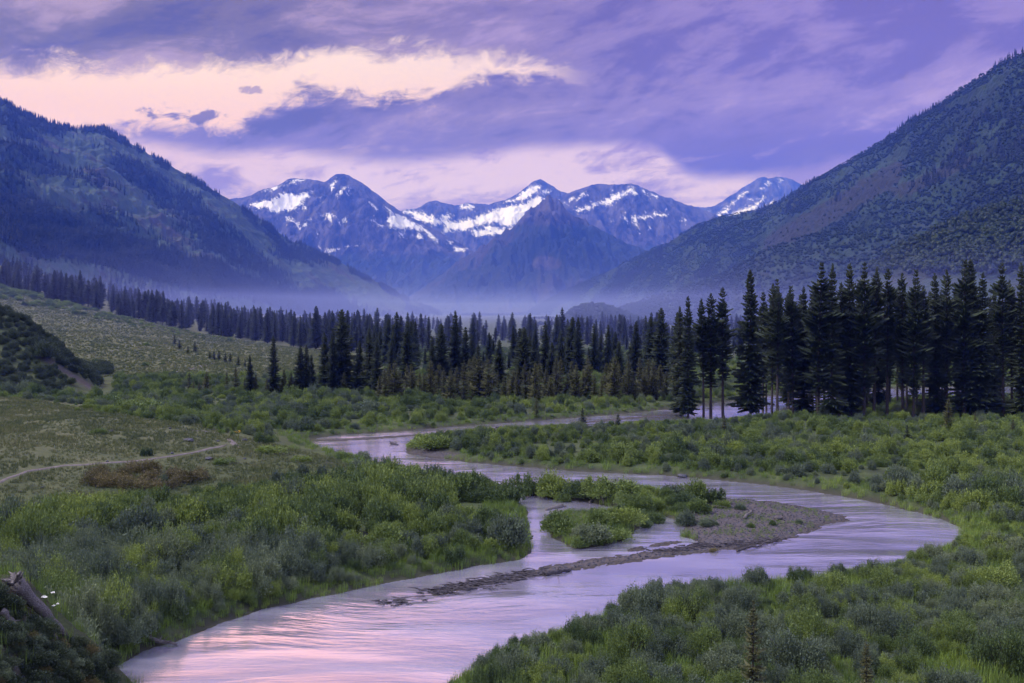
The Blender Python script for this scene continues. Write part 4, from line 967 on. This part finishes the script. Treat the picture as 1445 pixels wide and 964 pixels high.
# ------------------------------------------------------------------ rocks, gravel, driftwood
def rock_mesh(seed):
    import bmesh
    rs = np.random.RandomState(seed); bm = bmesh.new(); bmesh.ops.create_icosphere(bm, subdivisions=3, radius=1)
    pl = [(v/np.linalg.norm(v), rs.uniform(.55,.9)) for v in rs.normal(0,1,(9,3))]
    for v in bm.verts:
        p = np.array(v.co)
        for n_, d in pl:
            k = p.dot(n_)
            if k > d: p = p-n_*(k-d)*.92
        p *= 1+.05*float(perlin(np.array([p[0]*4]), np.array([p[1]*4+p[2]*3]), seed)[0]); v.co = (p[0], p[1]*.8, p[2]*.6)
    me = bpy.data.meshes.new('rock'); bm.to_mesh(me); bm.free(); me.materials.append(M['rock']); return me
RK = [rock_mesh(600+i) for i in range(4)]
ROCKS = [(266,623,16,7,'largest pale boulder on the left meadow, above the trail bend'),(157,609,7,4,'white stone beside the round bush on the left meadow'),(307,623,7,4,'pale stone between the boulder and the trail end'),(294,648,16,4,'flat pale slab below the trail'),
 (60,689,6,4,'white stone below the trail near the left edge'),(28,694,7,3,'pale flat stone at the left edge below the trail'),(151,652,5,4,'dark stone on the upper side of the trail'),(345,622,9,5,'stone at the end of the short trail piece'),
 (58,601,6,4,'small dark stone on the upper left meadow'),(243,640,6,3,'little pale stone just above the trail'),(240,605,6,3,'small stone near the top of the left meadow'),(345,648,6,3,'pale stone right of the flat slab'),
 (333,676,5,4,'stone right of the brown shrubs'),(100,694,6,3,'small stone below the brown shrubs'),(963,672,18,5,'dark rock at the far water edge, middle of the upper channel bank'),(1118,792,5,2,'tiny rock breaking the water near the bend')]
def put_rock(x, y, w, h, lab, grp=None):
    X, Y, z = hit1(x, y); o = bpy.data.objects.new('rock', random.choice(RK)); C.objects.link(o); s = w/F*Y/2
    o.location = (X, Y, z+.15*s); o.scale = (s, s, max(h/F*Y/1.1, .3*s)); o.rotation_euler = (0,0,random.uniform(0,6)); tag(o, lab, 'rock', grp)
for r_ in ROCKS: put_rock(*r_)
for k in range(60):
    put_rock(random.uniform(5, 128), random.uniform(900, 962), random.uniform(3, 11), random.uniform(1.5, 5), 'pale angular stone lying on the steep bank at the lower left', 'stones on the steep near bank')
# cobbles on the bars
gx, gy = jgrid(-8, 46, 55, 92, .42); gz, gd, gg, _ = terrain(gx, gy, True); k = (gg > .5) & (gd > .02); gx, gy, gz = gx[k], gy[k], gz[k]
hx2, hy2 = jgrid(-45, 40, 118, 160, .9); hz2, hd2, hg2, _ = terrain(hx2, hy2, True); k = (hg2 > .5) & (hd2 > .02); gx = np.concatenate([gx, hx2[k]]); gy = np.concatenate([gy, hy2[k]]); gz = np.concatenate([gz, hz2[k]])
ro = bpy.data.objects.new('rock', RK[0]); C.objects.link(ro); X, Y, z = hit1(1030, 728); ro.location = (X, Y, z); ro.scale = (.2,.2,.18); tag(ro, 'largest rounded stone among the cobbles on the bar, behind the driftwood', 'rock')
cs = RNG.uniform(.03, .11, len(gx))
geonode_scatter('gravel', np.stack([gx, gy, gz+.01], 1), np.stack([cs, cs*.9, cs*.8], 1), RNG.rand(len(gx), 3)*.8+np.array([0,0,1])*RNG.rand(len(gx), 1)*6, np.zeros(len(gx), int), [[ro]], label='grey cobbles covering the gravel bars', cat='gravel')

def log(px0, py0, px1, py1, r, lab, roots=0, branches=3, seed=0, lift=(.1,.1), cat='driftwood', mat='driftwood', name='driftwood_log', zabs=None):
    rn = random.Random(seed); a = np.array(hit1(px0, py0)); b = np.array(hit1(px1, py1)); a[2] += lift[0]; b[2] += lift[1]
    L = np.linalg.norm(b-a); o_ = a.copy(); a = a-o_; b = b-o_
    m = MB(); pts_ = [a+(b-a)*k/7+np.array([rn.uniform(-1,1),rn.uniform(-1,1),rn.uniform(-.5,.8)])*.03*L*(0 < k < 7) for k in range(8)]
    m.tube(pts_, [r*(1.15-.09*k) for k in range(8)], 9)
    d = (b-a)/L
    for k in range(branches):
        s = rn.uniform(.3, .95); p = a+(b-a)*s; v = np.array([rn.uniform(-1,1), rn.uniform(-1,1), rn.uniform(.1,1)])+d*.8; v /= np.linalg.norm(v); l = L*rn.uniform(.12,.3)
        m.tube([p, p+v*l*.5, p+v*l+np.array([0,0,.1*l])], [r*.4, r*.25, r*.08], 5)
    e = empty(name, tuple(o_)); tag(e, lab, cat)
    m.build('trunk', M[mat], e, smooth=True)
    if roots:
        mr = MB()
        for k in range(roots):
            v = np.array([rn.gauss(0,1), rn.gauss(0,1), rn.gauss(0,.8)]); v -= d*v.dot(d)*.7; v -= d*.6; v /= np.linalg.norm(v); l = r*rn.uniform(1.2, 2.6)
            mr.tube([a+d*.3*r, a+v*l*.45, a+v*l*.8+np.array([rn.uniform(-1,1),rn.uniform(-1,1),rn.uniform(-1,1)])*.25*l, a+v*l*1.05], [r*.55, r*.38, r*.22, r*.05], 6)
        mr.build('root', M[mat], e, smooth=True)
    return e
log(22, 846, 92, 905, .17, 'big weathered fallen trunk with upturned roots on the steep bank at the lower left', 14, 1, 3, (.45,.12), name='driftwood_log')
log(2, 868, 34, 900, .09, 'thin grey branch lying below the fallen trunk on the lower left bank', 0, 2, 5, name='fallen_branch')
log(52, 878, 86, 915, .10, 'short grey log downhill from the fallen trunk', 0, 1, 6, name='fallen_log')
log(212, 904, 250, 913, .10, 'dark tangled driftwood at the left river edge near the bottom', 4, 6, 7)
log(792, 717, 770, 722, .24, 'thick bleached log with dark root end in the inlet behind the low islet', 5, 0, 8)
log(846, 704, 852, 712, .10, 'white upright snag on the grassy middle of the island', 0, 4, 9, (1.1,.05))
log(832, 711, 836, 706, .08, 'small white stick left of the upright snag on the island', 0, 1, 10)
log(1005, 716, 1026, 718, .09, 'straight pale log at the green edge of the gravel bar', 0, 0, 11)
log(1051, 733, 1062, 722, .13, 'pair of crossing pale logs in the middle of the gravel bar', 0, 2, 12)
log(1094, 734, 1104, 733, .16, 'short dark stump on the right part of the gravel bar', 4, 0, 13)
log(975, 717, 986, 715, .2, 'blunt grey log end between the bushes right of the pond', 0, 0, 14)
log(1040, 779, 1096, 766, .07, 'long thin dark branch along the near edge of the gravel bar', 2, 6, 15, mat='darkdebris')
log(770, 812, 806, 806, .15, 'dark log at the lower edge of the gravel spit', 4, 3, 16, mat='darkdebris')
log(846, 765, 890, 748, .06, 'thin grey stick at the right foot of the low islet', 0, 2, 17)
log(700, 604, 712, 604, .12, 'dark snag on the gravel in the upper channel', 3, 1, 18, mat='darkdebris')
log(552, 628, 562, 629, .14, 'small snag sticking out of the upper pool', 3, 2, 19, (.25,.1), mat='darkdebris')
# drift debris heaped on the tail of the spit
def debris(name, cells, lab):
    mb = MB(); rn = random.Random(99)
    for (x, y, w) in cells:
        X, Y, z = hit1(x, y); z = max(z, 0)
        for k in range(w):
            a = rn.uniform(-.6, .6)+(PI if rn.random() < .5 else 0); l = rn.uniform(.25, .9); p = np.array([X+rn.uniform(-.9,.9), Y+rn.uniform(-.5,.5), z+rn.uniform(-.03,.05)])
            v = np.array([math.cos(a), math.sin(a), rn.uniform(-.1,.16)]); mb.tube([p, p+v*l*.5+np.array([0,0,rn.uniform(0,.06)]), p+v*l], [rn.uniform(.02,.05), .03, .01], 4)
    o = mb.build(name, M['darkdebris']); tag(o, lab, 'debris', kind='stuff')
cells = [(x, interp(x, [(545,852),(572,848),(610,836),(690,820),(760,808),(850,796)])+random.uniform(-3, 3), 9) for x in list(range(610, 760, 5))]+[(x, y, 8) for x, y in [(548,852),(556,850),(566,848),(575,846),(700,822),(712,818),(690,832)]]
debris('driftwood_debris', cells, 'dark drift debris caught on the tail of the gravel spit')
cells2 = [(x, interp(x, [(940,778),(1000,770),(1060,766),(1100,760)])+random.uniform(-2, 2), 6) for x in range(930, 1100, 6)]
debris('driftwood_debris', cells2, 'dark line of twigs along the near side of the gravel bar')
# flowers
def flower(x, y, lab, mat, hgt, n_):
    X, Y, z = hit1(x, y); e = empty('flowering_plant', (X, Y, z)); tag(e, lab, 'flower')
    st = MB(); hd = MB(); rn = random.Random(int(x))
    for k in range(n_):
        a = rn.uniform(0, 6.28); t_ = np.array([math.cos(a)*.22*hgt, math.sin(a)*.22*hgt, hgt*rn.uniform(.8,1)]); st.tube([(0,0,-.05), t_*.6, t_], [.012,.01,.006], 4)
        for j in range(14):
            b = rn.uniform(0, 6.28); r0 = .09*hgt*math.sqrt(rn.random()); c = t_+np.array([math.cos(b)*r0, math.sin(b)*r0, rn.uniform(0,.03)]); s = .028*hgt+.006
            hd.quads([[c+np.array([s,0,0]), c+np.array([0,s,.3*s]), c-np.array([s,0,0]), c-np.array([0,s,-.3*s])]])
    st.build('stem', M['grass'], e); hd.build('flower_head', M[mat], e)
flower(69, 868, 'white umbrella-shaped flower head beside the fallen trunk at the lower left', 'flower', .6, 3)
flower(80, 874, 'small white flower head just right of the larger one by the fallen trunk', 'flower', .42, 2)
flower(335, 622, 'clump of yellow flowers at the end of the trail by the willow scrub', 'yellow', 1.1, 7)

# ------------------------------------------------------------------ haze and mist
def volbox(name, x0, x1, y0, y1, z0, z1, dens, col, lab=None):
    V = [(x,y,z) for z in (z0,z1) for y in (y0,y1) for x in (x0,x1)]
    o = mesh_obj(name, V, [[0,2,3,1],[4,5,7,6],[0,1,5,4],[2,6,7,3],[0,4,6,2],[1,3,7,5]])
    m = bpy.data.materials.new(name+'_air'); m.use_nodes = True; m.node_tree.nodes.clear(); t = NT(m.node_tree); out = t.node('ShaderNodeOutputMaterial')
    v = t.node('ShaderNodeVolumePrincipled'); v.inputs['Color'].default_value = (*col, 1); v.inputs['Density'].default_value = dens; v.inputs['Anisotropy'].default_value = .1; v.inputs['Absorption Color'].default_value = (1,1,1,1)
    t.l.new(v.outputs[0], out.inputs['Volume']); o.data.materials.append(m); tag(o, lab, 'haze' if lab else None, kind='stuff'); return o
volbox('haze', -9000, 9000, -1200, 12900, -900, 1520, 1.12e-4, (.07,.17,1.0), 'thin blue evening haze filling the whole valley')
volbox('mist', -2600, 2600, 1500, 5600, -30, 56, 2.6e-4, (.24,.30,1.0), 'low pale mist lying on the far valley floor')
volbox('mist', -1200, 1500, 310, 1496, -30, 40, 4.2e-4, (.30,.36,1.0), 'thin blue mist among the trees of the valley forest')

# ------------------------------------------------------------------ sky
def sky():
    w = bpy.data.worlds.new('World'); bpy.context.scene.world = w; w.use_nodes = True; w.node_tree.nodes.clear(); t = NT(w.node_tree)
    out = t.node('ShaderNodeOutputWorld'); tc = t.node('ShaderNodeTexCoord'); D = tc.outputs['Generated']
    s = t.node('ShaderNodeSeparateXYZ'); t.put(s.inputs[0], D)
    U_ = t.m('ARCTAN2', s.outputs[0], s.outputs[1]); E = t.m('ARCSINE', s.outputs[2])
    def ang(x, y): a = math.atan((x-CX)/F); return a, math.atan((HY-y)/F*math.cos(a))
    def curve(pts):      # elevation of a cloud edge as a function of azimuth, both mapped to 0..1
        n = t.node('ShaderNodeFloatCurve'); t.put(n.inputs['Value'], t.m('MULTIPLY_ADD', U_, 1/3.2, .5)); cm = n.mapping; c = cm.curves[0]
        P = [ang(*p) for p in pts]; P = [(a/3.2+.5, e/.6) for a, e in P]
        P = [(0., P[0][1])]+P+[(1., P[-1][1])]
        c.points[0].location = P[0]; c.points[1].location = P[-1]
        for p in P[1:-1]: c.points.new(*p)
        for p in c.points: p.handle_type = 'AUTO_CLAMPED'
        cm.update(); return t.m('MULTIPLY', n.outputs[0], .6)
    cmb = t.node('ShaderNodeCombineXYZ'); t.put(cmb.inputs[0], U_); t.put(cmb.inputs[1], E)
    uv = cmb.outputs[0]
    # billows: streaks that run gently down to the right, plus lumpy detail
    tl = t.vmap(uv, rot=(0,0,-.30)); tl2 = t.vmap(uv, rot=(0,0,-.12))
    n_big = t.noise(t.vmap(tl, sc=(2.6,10,1)), 1.0, 8, .6, .5)
    n_med = t.noise(t.vmap(tl2, loc=(3,1,0), sc=(8,26,1)), 1.0, 9, .64, .5)
    n_fine = t.noise(t.vmap(tl, loc=(7,2,0), sc=(32,60,1)), 1.0, 8, .68, .6)
    ctr = lambda n, k: t.m('MULTIPLY', t.m('SUBTRACT', n, .5), k)
    wob = t.m('ADD', ctr(n_med, .060), ctr(n_fine, .050))
    Ew = t.m('ADD', E, wob)
    gap_hi = curve([(-900,75),(-200,98),(0,103),(120,92),(250,82),(330,92),(420,86),(520,70),(650,72),(740,76),(800,92),(860,99),(1000,99),(1500,99)])
    gap_lo = curve([(-900,210),(-200,205),(0,198),(150,180),(230,172),(320,178),(380,152),(450,134),(600,132),(650,113),(720,103),(800,101),(860,99.5),(1000,99.5),(1500,99.5)])
    gap = t.m('MULTIPLY', t.smooth(t.m('SUBTRACT', gap_hi, Ew), -.010, .014), t.smooth(t.m('SUBTRACT', Ew, gap_lo), -.012, .008))
    # gap edges melt together right of their meeting point
    gap = t.m('MULTIPLY', gap, t.smooth(U_, math.atan((860-CX)/F), math.atan((760-CX)/F)))
    low_hi = curve([(-900,190),(0,185),(180,190),(300,205),(400,206),(520,220),(650,214),(760,200),(880,196),(930,208),(985,240),(1130,238),(1200,222),(1300,215),(1500,215)])
    Ew2 = t.m('ADD', E, t.m('ADD', ctr(n_med, .034), ctr(n_fine, .012)))
    low = t.smooth(t.m('SUBTRACT', low_hi, Ew2), -.004, .012)
    # colours (radiance)
    pink = (1.,.7,.7); pinkL = (.70,.52,.72); 
    cl_grey = (.165,.112,.03); cl_lav = (.275,.185,.42); cl_blue = (.10,.06,.33)
    az = t.smooth(U_, math.atan(-600/F), math.atan(500/F))
    cloud = t.mix(az, cl_grey, cl_lav)
    cloud = t.mix(t.m('MULTIPLY', t.smooth(E, .22, .13), t.smooth(U_, -.1, .25)), cloud, cl_blue)
    cloud = t.mix(t.m('MULTIPLY', t.smooth(E, .24, .16), t.smooth(U_, .05, -.12)), cloud, (.20,.135,.27))
    shade = t.m('ADD', ctr(n_big, 4.0), ctr(n_med, 2.6)); shade = t.m('ADD', shade, ctr(n_fine, .8))
    cloud = t.mix(t.smooth(shade, .0, .7), cloud, t.mix(az, (.40,.27,.28), (.38,.26,.52)))
    cloud = t.mix(t.smooth(shade, .05, -.6), cloud, t.mix(az, (.09,.058,.02), (.15,.095,.29)))
    lowc = t.mix(t.smooth(t.m('ADD', ctr(n_med, 3.0), t.m('ADD', ctr(n_fine, 1.0), ctr(n_big, 2.0))), -.40, .25), (.27,.17,.42), pinkL)
    lowc = t.mix(t.smooth(U_, -.12, -.38), lowc, t.mix(t.smooth(t.m('ADD', n_med, ctr(n_big, .8)), .38, .56), (.27,.17,.32), (.70,.48,.52)))
    gapc = t.mix(t.smooth(U_, -.5, .1), (1.05,.80,.52), (.88,.66,.60))
    gapc = t.mix(t.smooth(E, .26, .18), gapc, (.92,.60,.42))
    col = t.mix(low, cloud, lowc)
    # thin bright rims at the gap
    rim = t.m('MULTIPLY', t.smooth(t.m('ABSOLUTE', t.m('SUBTRACT', gap_hi, Ew)), .018, .0), t.smooth(U_, .08, -.1))
    col = t.mix(t.m('MULTIPLY', rim, .3), col, (.5,.34,.32))
    col = t.mix(gap, col, gapc)
    # small detached clouds inside the gap
    def puff(x, y, rx, ry, colr):
        nonlocal col
        a, e = ang(x, y); dx = t.m('DIVIDE', t.m('SUBTRACT', U_, a), rx/F); dy = t.m('DIVIDE', t.m('SUBTRACT', E, e), ry/F)
        r2 = t.m('ADD', t.m('MULTIPLY', dx, dx), t.m('MULTIPLY', dy, dy)); r2 = t.m('ADD', r2, ctr(n_fine, 7.0)); r2 = t.m('ADD', r2, ctr(n_med, 3.5))
        col = t.mix(t.m('MULTIPLY', t.smooth(r2, 1.1, .2), .9), col, colr)
    puff(258, 160, 60, 11, (.14,.09,.10)); puff(354, 128, 15, 6, (.42,.28,.26))
    # unseen sky above the frame, warmed and brightened to feed the river and valley
    hi = t.smooth(t.m('ADD', E, ctr(n_big, .14)), .315, .42)
    warmL = t.smooth(U_, .12, -.38)
    hic = t.mix(warmL, (.50,.37,.66), (2.3,1.15,.92))
    col = t.mix(hi, col, hic)
    zen = t.smooth(E, .55, 1.15)
    col = t.mix(zen, col, (1.3,1.4,2.3))
    behind = t.smooth(t.m('ABSOLUTE', U_), .7, 1.4)
    col = t.mix(t.m('MULTIPLY', behind, .8), col, t.mix(t.smooth(E, .1, .9), (.35,.36,.75), (1.2,1.25,2.1)))
    nish = t.node('ShaderNodeTexSky'); nish.sky_type = 'NISHITA'; nish.sun_disc = False; nish.sun_elevation = math.radians(48); nish.sun_rotation = math.radians(-100)
    bg1 = t.node('ShaderNodeBackground'); t.put(bg1.inputs[0], col); bg1.inputs[1].default_value = 1.0
    lp = t.node('ShaderNodeVectorMath', operation='SCALE'); t.put(lp.inputs[0], nish.outputs[0]); lp.inputs['Scale'].default_value = .006
    add = t.node('ShaderNodeVectorMath', operation='ADD'); t.put(add.inputs[0], col); t.put(add.inputs[1], lp.outputs[0])
    t.put(bg1.inputs[0], add.outputs[0])
    t.l.new(bg1.outputs[0], out.inputs[0])
sky()
key_sun = bpy.data.lights.new('key_sun', 'SUN'); so = bpy.data.objects.new('key_sun', key_sun); C.objects.link(so)
key_sun.energy = 3.8; key_sun.angle = math.radians(10); key_sun.color = (.90,.88,1.0)
from mathutils import Vector
el, az = math.radians(48), math.radians(-100)      # added directional light for contrast, high left, slightly behind the camera
dirv = Vector((math.sin(az)*math.cos(el), math.cos(az)*math.cos(el), math.sin(el)))
so.rotation_euler = dirv.to_track_quat('Z', 'Y').to_euler()

cam = bpy.data.cameras.new('camera'); co = bpy.data.objects.new('camera', cam); C.objects.link(co)
co.location = (0, 0, H); co.rotation_euler = (PI/2, 0, 0)
cam.sensor_width = 36; cam.lens = 36*F/1445; cam.shift_x = 0; cam.shift_y = -(482-HY)/1445
cam.clip_start = .2; cam.clip_end = 40000
sc_ = bpy.context.scene; sc_.camera = co
sc_.view_settings.view_transform = 'Standard'; sc_.view_settings.look = 'None'; sc_.view_settings.exposure = .08; sc_.view_settings.gamma = 1
sc_.render.engine = 'CYCLES'
cy = sc_.cycles
cy.max_bounces = 5; cy.diffuse_bounces = 1; cy.glossy_bounces = 2; cy.transmission_bounces = 3; cy.volume_bounces = 0; cy.transparent_max_bounces = 8
cy.use_denoising = True
try: cy.volume_max_steps = 8
except Exception: pass
